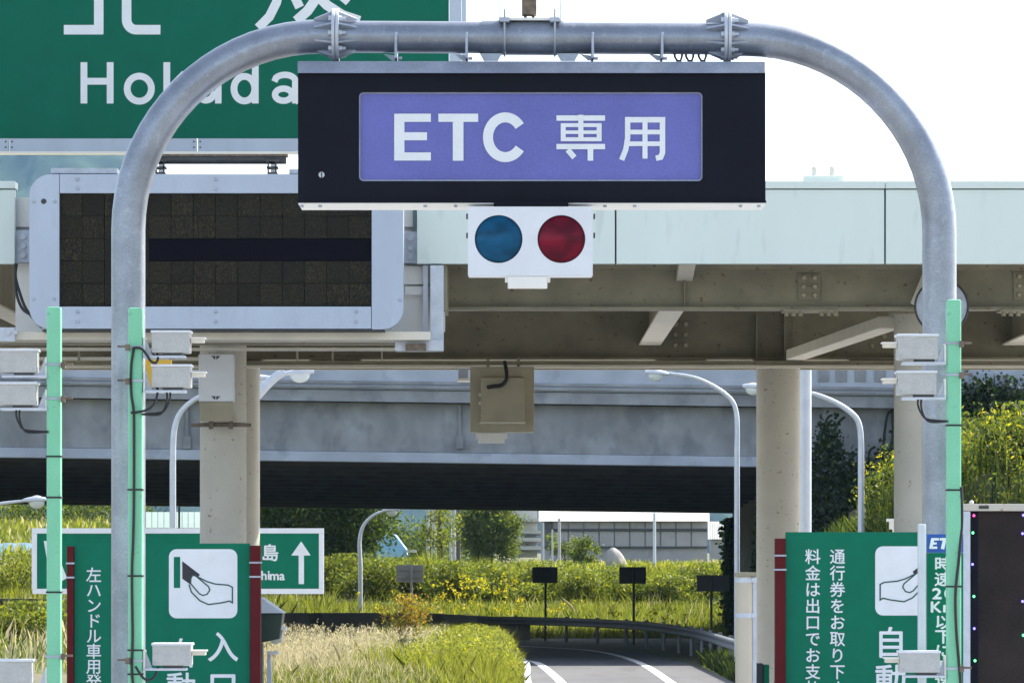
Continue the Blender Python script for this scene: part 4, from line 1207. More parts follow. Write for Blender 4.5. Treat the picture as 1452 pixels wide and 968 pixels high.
for i, ch in enumerate('以下に減速'): char(ch, 1338, 881.5 + i * 20.6, 20.5, DE - 0.004, 'white', sp, 0.55, 1.22)
MB().box(X(1302.5, DE - .1), X(1313, DE - .1), DE - 0.1, DE - 0.02, 0.2, Z(742.5, DE - .1)).build('edge_post', 'lamp', sp, bevel=0.008)
MB().box(X(1355, DE), X(1362, DE), DE + 0.031, DE + 0.08, 0.2, Z(770, DE)).build('post', 'galv', sp)

# dark matrix screen with a string of small coloured lights
DM = 33.0
ms = root('lane_screen', (X(1430, DM), DM, 0.2), 'tall dark screen in a pale frame with tiny coloured lights', 'display board')
MB().bpx(1376, 724, 1535, 1150, DM + 0.07, DM + 0.16).build('screen', 'screen', ms)
MB().bpx(1364, 714, 1547, 724, DM, DM + 0.25).build('frame_rail', 'column', ms, bevel=0.004)
MB().bpx(1364, 724.5, 1376, 1160, DM + 0.002, DM + 0.24).build('frame_side', 'galvlt', ms, bevel=0.004)
MB().bpx(1535, 724.5, 1547, 1160, DM + 0.002, DM + 0.24).build('frame_side', 'galvlt', ms, bevel=0.004)
MB().bpx(1376.5, 725, 1387, 1150, DM + 0.06, DM + 0.069).build('screen_edge', 'blackbox', ms)
MB().bpx(1388, 716.5, 1402, 721, DM - 0.006, DM - 0.001).build('maker_plate', 'dark', ms)
for q in (1376, 1533): MB().box(X(q - 5, DM), X(q + 5, DM), DM + 0.08, DM + 0.18, 0.2, Z(1150, DM)).build('leg', 'galv', ms)
for (a, b, mt) in ((1381, 730.5, 'ledred'), (1379.5, 755, 'ledgreen'), (1379, 799.5, 'ledblue'), (1381, 845, 'ledgreen'), (1381.5, 890.5, 'ledblue'), (1382.5, 936, 'ledgreen'), (1451, 730, 'ledblue'), (1450, 756, 'ledblue'), (1450, 852, 'ledblue'), (1451, 900, 'ledgreen')):
    MB().blob(P(a, b, DM + 0.045), 1.7 * DM / F, 1.7 * DM / F, 1.9 * DM / F, 8, 6).build('light_bulb', mt, ms, smooth=True)
MB().blob(P(1377.5, 712, DM + 0.05), 3.4 * DM / F, 0.02, 3 * DM / F, 10, 6).build('top_lamp', 'lens', ms, smooth=True)

# cream post with silver bands, and the small cabinets at its foot
DW = 48.0
wp = root('marker_post', (X(1057, DW), DW, 0.2), 'cream round post with silver bands standing by the beige column', 'post')
MB().cyl((X(1055, DW), DW, 0.2), (X(1055, DW), DW, Z(817, DW)), 12.4 * DW / F, 24).build('shaft', 'post', wp, smooth=True)
for b in (822, 872):
    MB().cyl((X(1055, DW), DW, Z(b + 3.4, DW)), (X(1055, DW), DW, Z(b - 3.4, DW)), 13.4 * DW / F, 24).bpx(1066, b - 3.4, 1073, b + 3.4, DW - .06, DW + .02).build('band', 'galvlt', wp, smooth=True)
MB().bpx(1043, 811, 1073, 816.8, DW - 0.1, DW + 0.1).build('cap', 'beam', wp, bevel=0.004)
MB().box(X(1067.5, DW), X(1072.5, DW), DW - 0.02, DW + 0.05, 0.2, Z(817, DW)).build('angle_bar', 'galvlt', wp)
kk = root('control_cabinet', (X(1082, 49.6), 49.6, 0.2), 'small black cabinet with green door edge beside the dark red post', 'cabinet')
MB().box(X(1067, 49.5), X(1082, 49.5), 49.5, 49.8, 0.2, Z(940, 49.5)).build('case', 'blackprint', kk, bevel=0.004)
MB().box(X(1082.6, 49.5), X(1091, 49.5), 49.52, 49.8, 0.2, Z(942, 49.5)).build('door_edge', 'green2', kk)
bx = root('ticket_cabinet', (X(380, 50), 50.2, 0.2), 'dark green cabinet with sloping grey hood behind the red post', 'cabinet')
dd = 50.0
MB().prism(pxpoly([(352, 869), (401, 869), (396, 905), (352, 915)], dd), dd, dd + 0.5).build('case', 'darkgreenbox', bx, bevel=0.01)
MB().prism(pxpoly([(352, 846), (371, 847), (402.5, 869), (352, 869)], dd - 0.05), dd - 0.05, dd + 0.55).build('hood', 'galvlt', bx, bevel=0.006)
MB().box(X(352, dd), X(371, dd), dd + 0.1, dd + 0.4, 0.2, Z(912, dd)).build('pedestal', 'dark', bx)
MB().prism(pxpoly([(384, 908), (398, 904), (400, 909), (392, 913), (384, 911.5)], dd + .1), dd + .1, dd + .2).build('lamp_arm', 'beamlit', bx)
MB().prism(pxpoly([(397, 892), (400, 885), (405, 889), (406.5, 894)], dd + .1), dd + .1, dd + .25).build('lamp_head', 'creamwhite', bx)
MB().cyl(P(401, 894, dd + .15), P(399, 906, dd + .15), 0.012, 8).build('lamp_rod', 'creamwhite', bx)
wpst = root('barrier_stub', (X(383, 50.4), 50.4, 0.2), 'white flat-topped stub post at the edge of the dry grass', 'post')
MB().prism(pxpoly([(376, 1060), (390, 1060), (383.5, 925), (379, 925)], 50.4), 50.4, 50.5).build('shaft', 'lamp', wpst, bevel=0.004)
MB().bpx(378.5, 923, 394.5, 927.2, 50.3, 50.6).build('top_plate', 'creamwhite', wpst)

# =================================================================== direction sign beyond the canopy
DH = 82.0
dsg = root('direction_sign', (X(252, DH), DH, 0.0), 'wide green direction sign with white border and straight arrow', 'road sign')
MB().bpx(52.5, 756, 452, 834, DH, DH + 0.05).build('panel', 'green2', dsg)
for (a, b, c, e) in ((45, 748.5, 459, 755.8), (46, 834.2, 459, 841.5), (45, 756, 52.3, 834), (452.2, 756, 459, 834)):
    MB().bpx(a, b, c, e, DH - 0.02, DH + 0.06).build('border', 'white', dsg)
ph = DH - 0.004
MB().sheet(pxpoly([(427, 767), (440.5, 787), (431, 787), (431, 827.5), (423.5, 827.5), (423.5, 787), (413, 787)], ph), ph).build('arrow', 'white', dsg)
MB().sheet(pxpoly([(62, 766), (84, 771), (78, 776), (95, 819), (88, 823), (72, 783), (66, 790)], ph), ph).build('arrow', 'white', dsg)
for i, ch in enumerate('広島'): char(ch, 358 + i * 25, 783.5, 24, ph, 'white', dsg, 0.5)
for ch, cx, cy in (('h', 374.3, 815.2), ('i', 381, 815.0), ('m', 389, 817.6), ('a', 400, 817.6), ('s', 363, 817.6), ('o', 354, 817.6)):
    char(ch, cx, cy, 12.5, ph, 'white', dsg, 0.45)
for a in (80, 268, 335):
    MB().box(X(a - 3, DH), X(a + 3, DH), DH + 0.06, DH + 0.14, -0.1, Z(752, DH)).build('post', 'galv', dsg)

# =================================================================== street lamps
def street_lamp(path, rbase, d, head, label, gz=0.0, headlen=None):
    """path in photo pixels from the foot up to the arm tip at distance d; head = (x0, x1, y, dir)"""
    p = [Vector((X(path[0][0], d), d, gz))] + [P(x, y, d) for x, y in path[1:]]
    p = p[:2] + spline(p[1:], 6)[1:]
    n = len(p)
    t = root('street_lamp', p[0], label, 'street lamp', 'street lamps along the ramp')
    rr = [rbase * (1.0 - 0.45 * i / (n - 1)) * d / F for i in range(n)]
    MB().tube(p, rr, 16).build('pole', 'lamp', t, smooth=True)
    MB().cyl(p[0], p[0] + Vector((0, 0, 0.03)), rr[0] * 2.2, 12).build('base_plate', 'galv', t)
    if head:
        a, b, y0, y1 = head            # tip end, neck end
        c = P((a + b) / 2, y0, d); L = abs(b - a) * d / F; k = d / F
        mb = MB(); n_, m_ = 14, 10
        vs, fs = [], []
        for i in range(m_ + 1):
            u = i / m_
            w = (0.35 + 0.65 * math.sin(math.pi * min(1, (u * 0.86 + 0.10)))) if i < m_ else 0.2
            px = a + (b - a) * u; py = y0 + (y1 - y0) * u
            cc = P(px, py, d)
            for q in range(n_):
                ang = 2 * math.pi * q / n_
                vs.append((cc.x, cc.y + 4.6 * k * w * math.cos(ang) * 1.6, cc.z + (5.8 if math.sin(ang) > 0 else 3.0) * k * w * math.sin(ang)))
        for i in range(m_):
            for q in range(n_):
                q2 = (q + 1) % n_
                fs.append((i * n_ + q, i * n_ + q2, (i + 1) * n_ + q2, (i + 1) * n_ + q))
        fs.append(tuple(range(n_))); fs.append(tuple(m_ * n_ + q for q in range(n_)))
        mb.add(vs, fs)
        hd_ = mb.build('lamp_head', 'lamp', t, smooth=True)
        s_ = 1 if b > a else -1
        hl_ = abs(b - a)
        cg = P(a + (b - a) * 0.42, y0 + (y1 - y0) * 0.42 + 2.5, d)
        MB().blob(cg, hl_ * 0.30 * k, 6 * k, (2.5 + hl_ * 0.19) * k, 14, 10).build('lamp_glass', 'lens', hd_, smooth=True)
    return t
g_ = lambda px, d: float(ground_z(X(px, d), d))
street_lamp([(1045, 900), (1045, 640), (1044, 585), (1030, 560), (990, 537), (946, 529)], 4.0, 112, (915, 950, 528, 531), 'tall street lamp whose thin curved arm crosses the overpass face, beside the beige column', g_(1045, 112))
street_lamp([(1221, 900), (1221, 660), (1219, 605), (1203, 582), (1165, 562), (1120, 552), (1080, 548)], 4.6, 104, (1053, 1088, 548, 550), 'street lamp in front of the ivy wall with its head half behind a column', g_(1221, 104))
street_lamp([(245, 900), (245, 660), (247, 610), (258, 582), (284, 562), (330, 545), (352, 540)], 4.6, 108, (384, 350, 536, 539), 'street lamp with its curved arm disappearing behind the white camera box', g_(245, 108))
street_lamp([(330, 900), (330, 640), (340, 590), (368, 556), (390, 535), (404, 527)], 9.5, 80, (445, 398, 527, 531), 'street lamp hidden by the column with its head poking out over the overpass face', 0.0)
street_lamp([(-40, 960), (-40, 800), (-38, 740), (-25, 722), (0, 714), (34, 710)], 3.6, 122, (68, 30, 708.5, 710), 'low street lamp reaching in from the side under the overpass edge', g_(-40, 122))
street_lamp([(511, 866), (511, 800), (510, 765), (516, 744), (530, 730), (546, 724)], 3.2, 181, (566, 542, 722, 724), 'slim street lamp standing in the hedge beyond the overpass', g_(511, 181))
def bare_pole(px, ptop, r, d, label, mat='lamp', name='lamp_post', group=None, cat='pole'):
    x = X(px, d); gz = float(ground_z(x, d)) - 0.1
    o = MB().cyl((x, d, gz), (x, d, Z(ptop, d)), r * d / F, 16, r * 0.8 * d / F).build(name, mat, smooth=True)
    return single(o, label, cat, group)
bp_ = MB().cyl((X(1142, 76), 76, 0), (X(1142, 76), 76, Z(500, 76)), 8.6 * 76 / F, 24)
single(bp_.build('drain_pipe', 'lamp', smooth=True), 'thick pale pipe standing right behind the rust-stained column', 'pipe')
bare_pole(254, 716, 1.8, 170, 'thin grey post beside the street lamp under the overpass')
for i, (a, r, tp) in enumerate(((606.5, 2.6, 700), (615, 4.0, 690), (639, 2.2, 700), (644.5, 2.0, 690))):
    bare_pole(a, tp, r, 300 + 4 * i, 'pale concrete utility pole in the cluster behind the leafy sapling', 'pole', 'utility_pole', 'utility poles in the cluster')
bare_pole(650, 690, 3.0, 296, 'dark timber utility pole at the end of the pale pole cluster', 'woodpole', 'utility_pole')
bare_pole(928, 727, 2.4, 228, 'bright steel pole in front of the long grey warehouse', 'lamp', 'utility_pole')
bare_pole(770, 740, 1.8, 232, 'thin grey pole at the corner of the warehouse, farthest from the rubble dome', 'pole', 'utility_pole')
bare_pole(783, 750, 1.5, 234, 'thinnest grey pole of the three at the warehouse corner', 'pole', 'utility_pole')
bare_pole(793, 735, 2.4, 230, 'thick grey pole of the three at the warehouse corner', 'pole', 'utility_pole')

# =================================================================== retaining wall, guard rail, road sign backs
rw = MB()
dwl = 166.0
ys_ = [(398, 868.5), (560, 868), (640, 869), (700, 873)]
top = [(X(a, dwl), Z(b, dwl)) for a, b in ys_]
xx0, xx1 = X(300, dwl), X(752, dwl)
wl = MB().prism([(xx0, -0.1), (xx1, -0.1), (xx1, Z(884, dwl)), (X(706, dwl), Z(874, dwl)), (X(600, dwl), Z(868.5, dwl)), (xx0, Z(868.5, dwl))], dwl, dwl + 0.4)
single(wl.build('retaining_wall', 'wallconc'), 'low stained concrete retaining wall below the sunlit hedge', 'wall')
gr = root('guard_rail', (2.5, 150, 0), 'curving steel guard rail around the outside of the ramp bend', 'guard rail')
rail = spline([(5.45, 96, 0), (5.35, 108, 0), (5.2, 128, 0), (4.95, 138, 0), (4.1, 150, 0), (2.5, 158.5, 0), (0.9, 163, 0), (-1.2, 165.6, 0)], 8)
prof = [(0.0, -0.14), (-0.05, -0.10), (-0.05, -0.05), (0.0, 0.0), (-0.05, 0.05), (-0.05, 0.10), (0.0, 0.14), (0.02, 0.14), (0.02, -0.14)]
mb = MB(); np_ = len(prof); vs = []; fs = []
for i, p in enumerate(rail):
    t = (rail[min(i + 1, len(rail) - 1)] - rail[max(0, i - 1)]).normalized()
    nrm = Vector((t.y, -t.x, 0))         # outward
    for (o_, h) in prof:
        q = p + nrm * o_; vs.append((q.x, q.y, 0.68 + h))
for i in range(len(rail) - 1):
    for k in range(np_):
        k2 = (k + 1) % np_
        fs.append((i * np_ + k, i * np_ + k2, (i + 1) * np_ + k2, (i + 1) * np_ + k))
mb.add(vs, fs).build('rail_beam', 'railsteel', gr, smooth=True)
seen = 0
acc = 0
for i in range(1, len(rail)):
    acc += (rail[i] - rail[i - 1]).length
    if acc > 3.4:
        acc = 0
        p = rail[i]; t = (rail[min(i + 1, len(rail) - 1)] - rail[i - 1]).normalized(); q = p + Vector((t.y, -t.x, 0)) * 0.1
        MB().cyl((q.x, q.y, -0.05), (q.x, q.y, 0.86), 0.055, 12).build('rail_post', 'railsteel', gr, smooth=True)
def sign_back(a, b, c, e, px, d, label, mat, gz=None):
    gz = g_(px, d) if gz is None else gz
    t = root('sign_board', (X(px, d), d, gz), label, 'road sign', 'road signs seen from behind')
    MB().bpx(a, b, c, e, d, d + 0.03).build('board', mat, t, bevel=0.004)
    for q in (b + (e - b) * 0.3, b + (e - b) * 0.72):
        MB().bpx(a + 1.5, q - 0.9, c - 1.5, q + 0.9, d - 0.035, d - 0.001).build('back_rail', mat, t)
    MB().cyl((X(px, d), d - 0.07, gz - 0.1), (X(px, d), d - 0.07, Z(b + 2, d)), 1.7 * d / F, 10).build('post', mat, t, smooth=True)
sign_back(755, 803.5, 790.5, 826, 773.5, 163.6, 'dark board seen from behind, nearest to the low wall', 'signback')
sign_back(878, 803.5, 916, 827, 898.5, 156.0, 'dark board seen from behind, in front of the rubble dome', 'signback')
sign_back(988, 815, 1034, 838, 1008.5, 143.0, 'dark board seen from behind, close to the dark abutment', 'signback')
sign_back(562, 800.5, 600, 825, 583.5, 182.0, 'pale grey board seen from behind among the hedge', 'signback2')

# =================================================================== far buildings
DWH = 400.0
wh = root('warehouse', (X(890, DWH), DWH, 3.0), 'long grey warehouse of panels with a pale roof', 'warehouse')
MB().box(X(768, DWH), X(1003, DWH), DWH + 0.2, DWH + 9, 2.8, Z(738, DWH)).build('wall', 'cladd', wh)
n_ = 10
for i in range(n_):
    a = 784 + i * (1002 - 784) / n_; b = a + (1002 - 784) / n_
    for (y0, y1) in ((739, 749), (753, 774)):
        MB().bpx(a + 0.9, y0, b - 0.9, y1, DWH, DWH + 0.22).build('cladding_panel', 'cladd', wh)
MB().bpx(780, 749.4, 1003, 752.6, DWH - 0.2, DWH + 0.2).build('gutter', 'dark', wh)
MB().bpx(768, 774.5, 1003, 777, DWH - 0.1, DWH + 0.2).build('plinth', 'dark', wh)
MB().bpx(768, 740, 783, 774, DWH - 0.05, DWH + 0.2).build('doorway', 'soffit', wh)
rfm = MB().add([P(764, 738.5, DWH - 0.9), P(1006, 738.5, DWH - 0.9), P(1006, 722, DWH + 4.5), P(764, 722, DWH + 4.5), P(764, 738.5 + 0, DWH + 9.5), P(1006, 738.5, DWH + 9.5)], [(0, 1, 2, 3), (3, 2, 5, 4)])
rfm.build('roof', 'roofw', wh)
shd = root('lean_to', (X(1020, 385), 385, 3.0), 'small shed with white corrugated roof at the warehouse end', 'shed')
MB().bpx(1008, 764, 1032, 800, 385, 388).build('wall', 'cladd', shd)
for i in range(9):
    a = 1004 + i * 3.3
    MB().add([P(a, 764, 384.4), P(a + 2.3, 764, 384.4), P(a + 2.3, 739, 388), P(a, 739, 388)], [(0, 1, 2, 3)]).build('roof_sheet', 'roofw', shd)
MB().add([P(1003, 764.4, 384.5), P(1034, 764.4, 384.5), P(1034, 739.2, 388.1), P(1003, 739.2, 388.1)], [(0, 1, 2, 3)]).build('roof', 'roofw', shd)
wb = root('white_building', (X(752, 420), 420, 3.0), 'bright white stepped building behind the round bush', 'building')
MB().bpx(724, 700, 762, 790, 424, 428).build('wall', 'roofw', wb)
for i, (a, b, c, e) in enumerate(((738, 752, 772, 756), (733, 762, 770, 767), (728, 774, 772, 779), (740, 735, 768, 739))):
    MB().bpx(a, b, c, e, 421 - i * 0.6, 424).build('ledge', 'roofw', wb)
    MB().bpx(a, e, c - 3, e + 2.2, 422, 424).build('ledge_painted_shade', 'cladd', wb)  # grey strip painted as shade below the ledge
DHS = 230.0
hs = root('house', (X(290, DHS), DHS, 3.6), 'low pale house with a ribbed light green metal roof', 'house')
MB().bpx(200, 748, 402, 800, DHS + 0.6, DHS + 7).build('wall', 'housew', hs)
rb = 24
for i in range(rb):
    a = 198 + i * (206 / rb)
    MB().add([P(a + 0.5, 748, DHS), P(a + 206 / rb - 0.5, 748, DHS), P(a + 206 / rb - 0.5, 725.5, DHS + 3.4), P(a + 0.5, 725.5, DHS + 3.4)], [(0, 1, 2, 3)]).build('roof_sheet', 'roofg', hs)
MB().add([P(197, 748.6, DHS + 0.02), P(405, 748.6, DHS + 0.02), P(405, 726, DHS + 3.44), P(197, 726, DHS + 3.44)], [(0, 1, 2, 3)]).build('roof', 'roofg', hs)
for (a, b, c, e) in ((206, 752, 221, 768), (228, 752, 262, 768), (268, 752, 282, 768)):
    w_ = MB().bpx(a, b, c, e, DHS + 0.5, DHS + 0.6).build('window', 'housew', hs)
    MB().bpx(a + 1.5, b + 1.5, c - 1.5, e - 1.5, DHS + 0.48, DHS + 0.499).build('pane', 'signback2', w_)
tp_ = root('tarpaulin_shed', (X(555, 235), 235, 2.5), 'sky blue tarpaulin shelter behind the dark tree', 'shelter')
MB().prism(pxpoly([(534, 800), (534, 765), (548, 758), (560, 757), (576, 778), (578, 800)], 235), 235, 238).build('cover', 'tarp', tp_, bevel=0.05)
MB().bpx(576, 779, 590, 783, 234.8, 235.4).build('edge_board', 'roofw', tp_)
ts = root('blue_sheet', (X(15, 205), 205, 3.2), 'faded blue sheet laid over a low bank at the edge', 'tarpaulin')
gx_ = np.linspace(-40, 46, 15); mb = MB()
vs = []
for j, (yy, dep) in enumerate(((794, 203.6), (786, 204.0), (777, 204.6), (769.5, 205.6))):
    for i, a in enumerate(gx_):
        vs.append(P(a, yy + 0.7 * math.sin(i * 1.7 + j), dep + 0.05 * math.sin(i * 2.3 + j * 1.3)))
mb.add(vs, [(j * 15 + i, j * 15 + i + 1, (j + 1) * 15 + i + 1, (j + 1) * 15 + i) for j in range(3) for i in range(14)]).build('sheet', 'tarp2', ts, smooth=True)
# rubble dome: a big concrete pipe half leaning in the field
cd = root('concrete_dome', (X(873, 212), 212, 2.6), 'pale rounded concrete hood rising from the weeds before the warehouse', 'concrete hood')
vs, fs = [], []
n_, m_ = 18, 9
for j in range(m_ + 1):
    u = j / m_
    r_ = max(0.02, 1 - u ** 2.4) ** 0.5
    for i in range(n_):
        t = 2 * math.pi * i / n_
        wob = 1 + 0.06 * math.sin(3 * t + 4 * u)
        px = 873 - 6 * u + 16 * r_ * wob * math.cos(t) + 2
        vs.append(P(px, 812 - 36 * u, 212) + Vector((0, 0.75 * r_ * math.sin(t), 0)))
for j in range(m_):
    for i in range(n_):
        i2 = (i + 1) % n_
        fs.append((j * n_ + i, j * n_ + i2, (j + 1) * n_ + i2, (j + 1) * n_ + i))
MB().add(vs, fs).build('shell', 'wallconc', cd, smooth=True)
MB().cyl(P(865, 812, 210.9), P(865, 796, 210.9), 0.16, 10).build('stub', 'signback2', cd)
kr = MB().bpx(10, 866.5, 100, 869.5, 124, 124.15)
single(kr.build('bank_rail', 'galv'), 'thin grey rail running along the grassy bank', 'rail')
ws = MB().bpx(1262, 735, 1272, 750, 78, 78.2)
ws.bpx(1258, 735, 1272, 739, 77.9, 78.1).bpx(1266, 750, 1269, 900, 78.05, 78.15)
single(ws.build('white_marker', 'creamwhite'), 'small white marker peeping out beside the far beige column', 'marker')

# =================================================================== vegetation
def pts_box(n, x0, x1, y0, y1):
    return rng.uniform(x0, x1, n), rng.uniform(y0, y1, n)
def on_ground(x, y): return np.stack([x, y, ground_z(x, y) - 0.02], 1)
def stuff(o): o['kind'] = 'stuff'; return o

# median: dry grass and lime weeds
n = 95000
x, y = pts_box(n, -7.6, 0.32, 94, 124)
keep = (x < np.interp(y, [96, 126, 134], [0.22, 0.2, -0.3]))
x, y = x[keep], y[keep]; n = len(x)
lime = (x > -1.9 + rng.normal(0, 0.5, n) + 0.9 * np.sin(y * 0.35))
# height profile: grass shoulder rising away from the camera
h = np.where(lime, np.interp(y, [94, 108, 124], [0.45, 0.75, 0.8]), np.interp(y, [94, 110, 124], [0.36, 0.5, 0.52])) * rng.uniform(0.55, 1.15, n)
h *= np.interp(x, [-7.6, -5.8, -4.6, -3, -0.5, 0.32], [0.25, 0.55, 1.0, 1.05, 1.0, 0.4])
green_low = (~lime) & (rng.random(n) < np.interp(y, [96, 106, 114], [0.85, 0.55, 0.12]))
mi = np.where(lime, 0, np.where(green_low, 2, 1))
h = np.where(green_low, h * 0.75, h)
stuff(blades_mesh('grass', on_ground(x, y), h, 0.017, ['lime', 'dry', 'grass'], mi, lean=0.3))
n = 22000
x, y = pts_box(n, -2.2, 0.2, 98, 122)
z = ground_z(x, y) + rng.uniform(0.1, 0.85, n) * np.interp(x, [-2.2, -1, 0, 0.3], [0.8, 1.05, 0.9, 0.35])
stuff(leaf_mesh('weeds', leaf_quads(np.stack([x, y, z], 1), rng.uniform(0.04, 0.11, n), 0.6, 0.35), ['lime', 'yellow'], (rng.random(n) < 0.04).astype(int)))

# pale seed heads standing over the dry grass
n = 1500
x, y = pts_box(n, -5.9, -1.6, 100, 121)
b = on_ground(x, y); h = rng.uniform(0.5, 0.95, n)
bl = blades(b, h, 0.010, 0.2); tp = bl[:, 3, :]
stuff(raw_mesh('seed_stalks', bl.reshape(-1, 3), 5, np.arange(n * 5), ['dry']))
c = np.concatenate([tp + rng.normal(0, 1, (n, 3)) * np.array([0.02, 0.02, 0.05]) - np.array([0, 0, 0.06]) for k in range(5)])
stuff(leaf_mesh('seed_heads', leaf_quads(c, rng.uniform(0.04, 0.10, len(c)), 1.5, 0.25), ['dry']))

# hedge bank beyond the overpass: individual bushes over a strip of grass
def bush(x, y, w, h, dens, mats, probs, name, label, group, parent_mat='stalk', cat='bush', leaf=0.13, dep=None):
    gz = float(ground_z(x, y)) - 0.05
    t = root(name, (x, y, gz), label, cat, group)
    dep = dep or w * 0.9
    n = int(dens)
    # clumps
    nc = 26
    cx = rng.normal(0, 0.36, (nc, 3)); 
    c = np.stack([cx[:, 0] * w, cx[:, 1] * dep, np.abs(rng.beta(2.0, 1.6, nc)) * h], 1)
    k = rng.integers(0, nc, n)
    r = np.minimum(w, h) * 0.22
    p = c[k] + rng.normal(0, 1, (n, 3)) * np.array([r, r, r * 0.8])
    p[:, 2] = np.clip(p[:, 2], 0.02, h * 1.1)
    p += np.array([x, y, gz])
    mi = rng.choice(len(mats), n, p=probs)
    leaf_mesh('foliage', leaf_quads(p, rng.uniform(leaf * 0.6, leaf * 1.3, n), 0.5), mats, mi, t)
    st = MB()
    for i in range(7):
        a = rng.normal(0, 0.22, 2)
        st.tube([(x + a[0] * 0.2 * w, y + a[1] * 0.2 * w, gz), (x + a[0] * w * .6, y + a[1] * w * .6, gz + h * 0.4), (x + a[0] * w * 1.3, y + a[1] * w * 1.3, gz + h * 0.8)], [0.03, 0.02, 0.008], 6)
    st.build('stems', parent_mat, t)
    return t
def tall_stalks(name, x, y, h, mats, mi, w=0.05, lean=0.12):
    return blades_mesh(name, on_ground(x, y), h, w, mats, mi, lean=lean)

hx = np.linspace(X(462, 190), X(1036, 190), 17)
for i, bx_ in enumerate(hx):
    yy = 188 + rng.uniform(-2.8, 2.2)
    hh = rng.uniform(1.2, 1.9) if bx_ < X(690, 190) else rng.uniform(0.8, 1.45)
    bush(float(bx_) + rng.uniform(-.3, .3), yy, 1.3, hh, 4200, ['hedge', 'grass', 'lime', 'yellow'], [0.46, 0.31, 0.21, 0.02], 'hedge_bush', 'bushy yellow green shrub in the sunlit hedge beyond the overpass', 'hedge bushes beyond the overpass')
n = 45000
x, y = pts_box(n, X(375, 185), X(1045, 185), 169.5, 184)
h = rng.uniform(0.15, 0.45, n) * np.where(x < X(470, 180), 1.7, 1.0) * np.where(rng.random(n) < .06, 2.0, 1)
mi = rng.choice(4, n, p=[0.18, 0.38, 0.38, 0.06])
stuff(tall_stalks('grass', x, y, h, ['hedge', 'grass', 'lime', 'dry'], mi, 0.028, 0.3))
# feathery shoots on the crest
n = 16000
x, y = pts_box(n, X(465, 194), X(1042, 194), 188, 200)
h = rng.uniform(0.5, 1.15, n) * np.where(x > X(700, 194), 0.85, 1.15) * (1 + 0.3 * np.sin(x * 2.3) * np.sin(x * 0.9 + 1))
stuff(tall_stalks('tall_grass', x, y, h, ['lime', 'grass', 'hedge'], rng.choice(3, n, p=[.4, .38, .22]), 0.035, 0.22))
# yellow flower heads in drifts
fl_ = []
for (a0, a1, b0, b1, k_) in ((600, 740, 820, 868, 34), (630, 732, 815, 842, 30), (860, 1040, 852, 880, 26), (700, 830, 850, 868, 14), (468, 560, 835, 868, 6)):
    px = rng.uniform(a0, a1, k_); py = rng.uniform(b0, b1, k_)
    dd_ = np.interp(py, [800, 830, 870], [186, 180, 173]) - np.where(px > 850, 4, 0)
    for u, v_, d_ in zip(px, py, dd_):
        c = P(u, v_, d_)
        fl_.append(np.array(c) + rng.normal(0, 0.05, (9, 3)))
fl_ = np.concatenate(fl_)
stuff(leaf_mesh('flowers', leaf_quads(fl_, rng.uniform(0.05, 0.11, len(fl_)), 0.3, 0.8), ['yellow']))
# terrace and field further back
n = 14000
x, y = pts_box(n, -34, 32, 200, 330)
stuff(tall_stalks('meadow', x, y, rng.uniform(0.3, 0.7, n), ['grass', 'lime', 'dry'], rng.choice(3, n, p=[.5, .3, .2]), 0.16, 0.2))
n = 2500
x, y = pts_box(n, X(820, 230), X(1010, 230), 222, 236)
stuff(leaf_mesh('weeds', leaf_quads(np.stack([x, y, ground_z(x, y) + rng.uniform(0, 0.7, n)], 1), rng.uniform(.1, .22, n), .4), ['lime', 'grass', 'yellow'], rng.choice(3, n, p=[.4, .4, .2])))

# left bank
n = 90000
x, y = pts_box(n, -33, -6.5, 100, 262)
keep = (np.abs(x / y) < 0.125) & (x / y < -0.066) & ((y < 124) | (y > 172)) & ~((y > 186) & (y < 207) & (x / y < X(58, 1))); x, y = x[keep], y[keep]; n = len(x)
h = rng.uniform(0.2, 0.5, n) * np.where((rng.random(n) < 0.15) & (y < 190), 1.6, 1)
zone = np.sin(y * 0.16) + np.sin(x * 0.7 + y * 0.05)
mi = np.where(zone > 0.5, rng.choice([1, 2], n), np.where(zone < -0.7, rng.choice([0, 3], n), rng.choice([0, 1], n)))
stuff(tall_stalks('grass', x, y, h, ['hedge', 'grass', 'lime', 'dry'], mi, 0.032, 0.3))
for i, (px, d, w, h, m_) in enumerate(((20, 179, 1.6, 1.3, 0), (60, 181, 1.5, 1.2, 0), (118, 180, 1.6, 1.2, 0), (12, 112, 1.2, 0.7, 1), (58, 113, 1.2, 0.75, 1), (-18, 182, 1.7, 1.3, 0), (38, 184, 1.6, 1.2, 0), (140, 118, 1.1, 0.7, 1))):
    bush(X(px, d), d, w, h, 1500, ['grass', 'lime', 'hedge'], [.42, .36, .22] if m_ == 0 else [.5, .28, .22], 'bank_bush', 'yellow green shrub on the far bank under the faded blue sheet' if m_ == 0 else 'low shrub on the near bank below the thin grey rail', 'shrubs on the far bank' if m_ == 0 else 'shrubs on the near bank', leaf=0.14)
for i, (px, d, w, h) in enumerate(((-20, 262, 5, 2.4), (30, 268, 5, 2.6), (75, 262, 4.5, 2.2), (125, 266, 5, 2.8), (160, 270, 4.6, 2.4), (196, 275, 4.6, 2.3))):
    bush(X(px, d), d, w, h, 1900, ['tree', 'hedge', 'tree2'], [.4, .35, .25], 'tree_clump', 'dull green shrub in the row at the top of the bank', 'shrub row at the top of the bank', leaf=0.24)

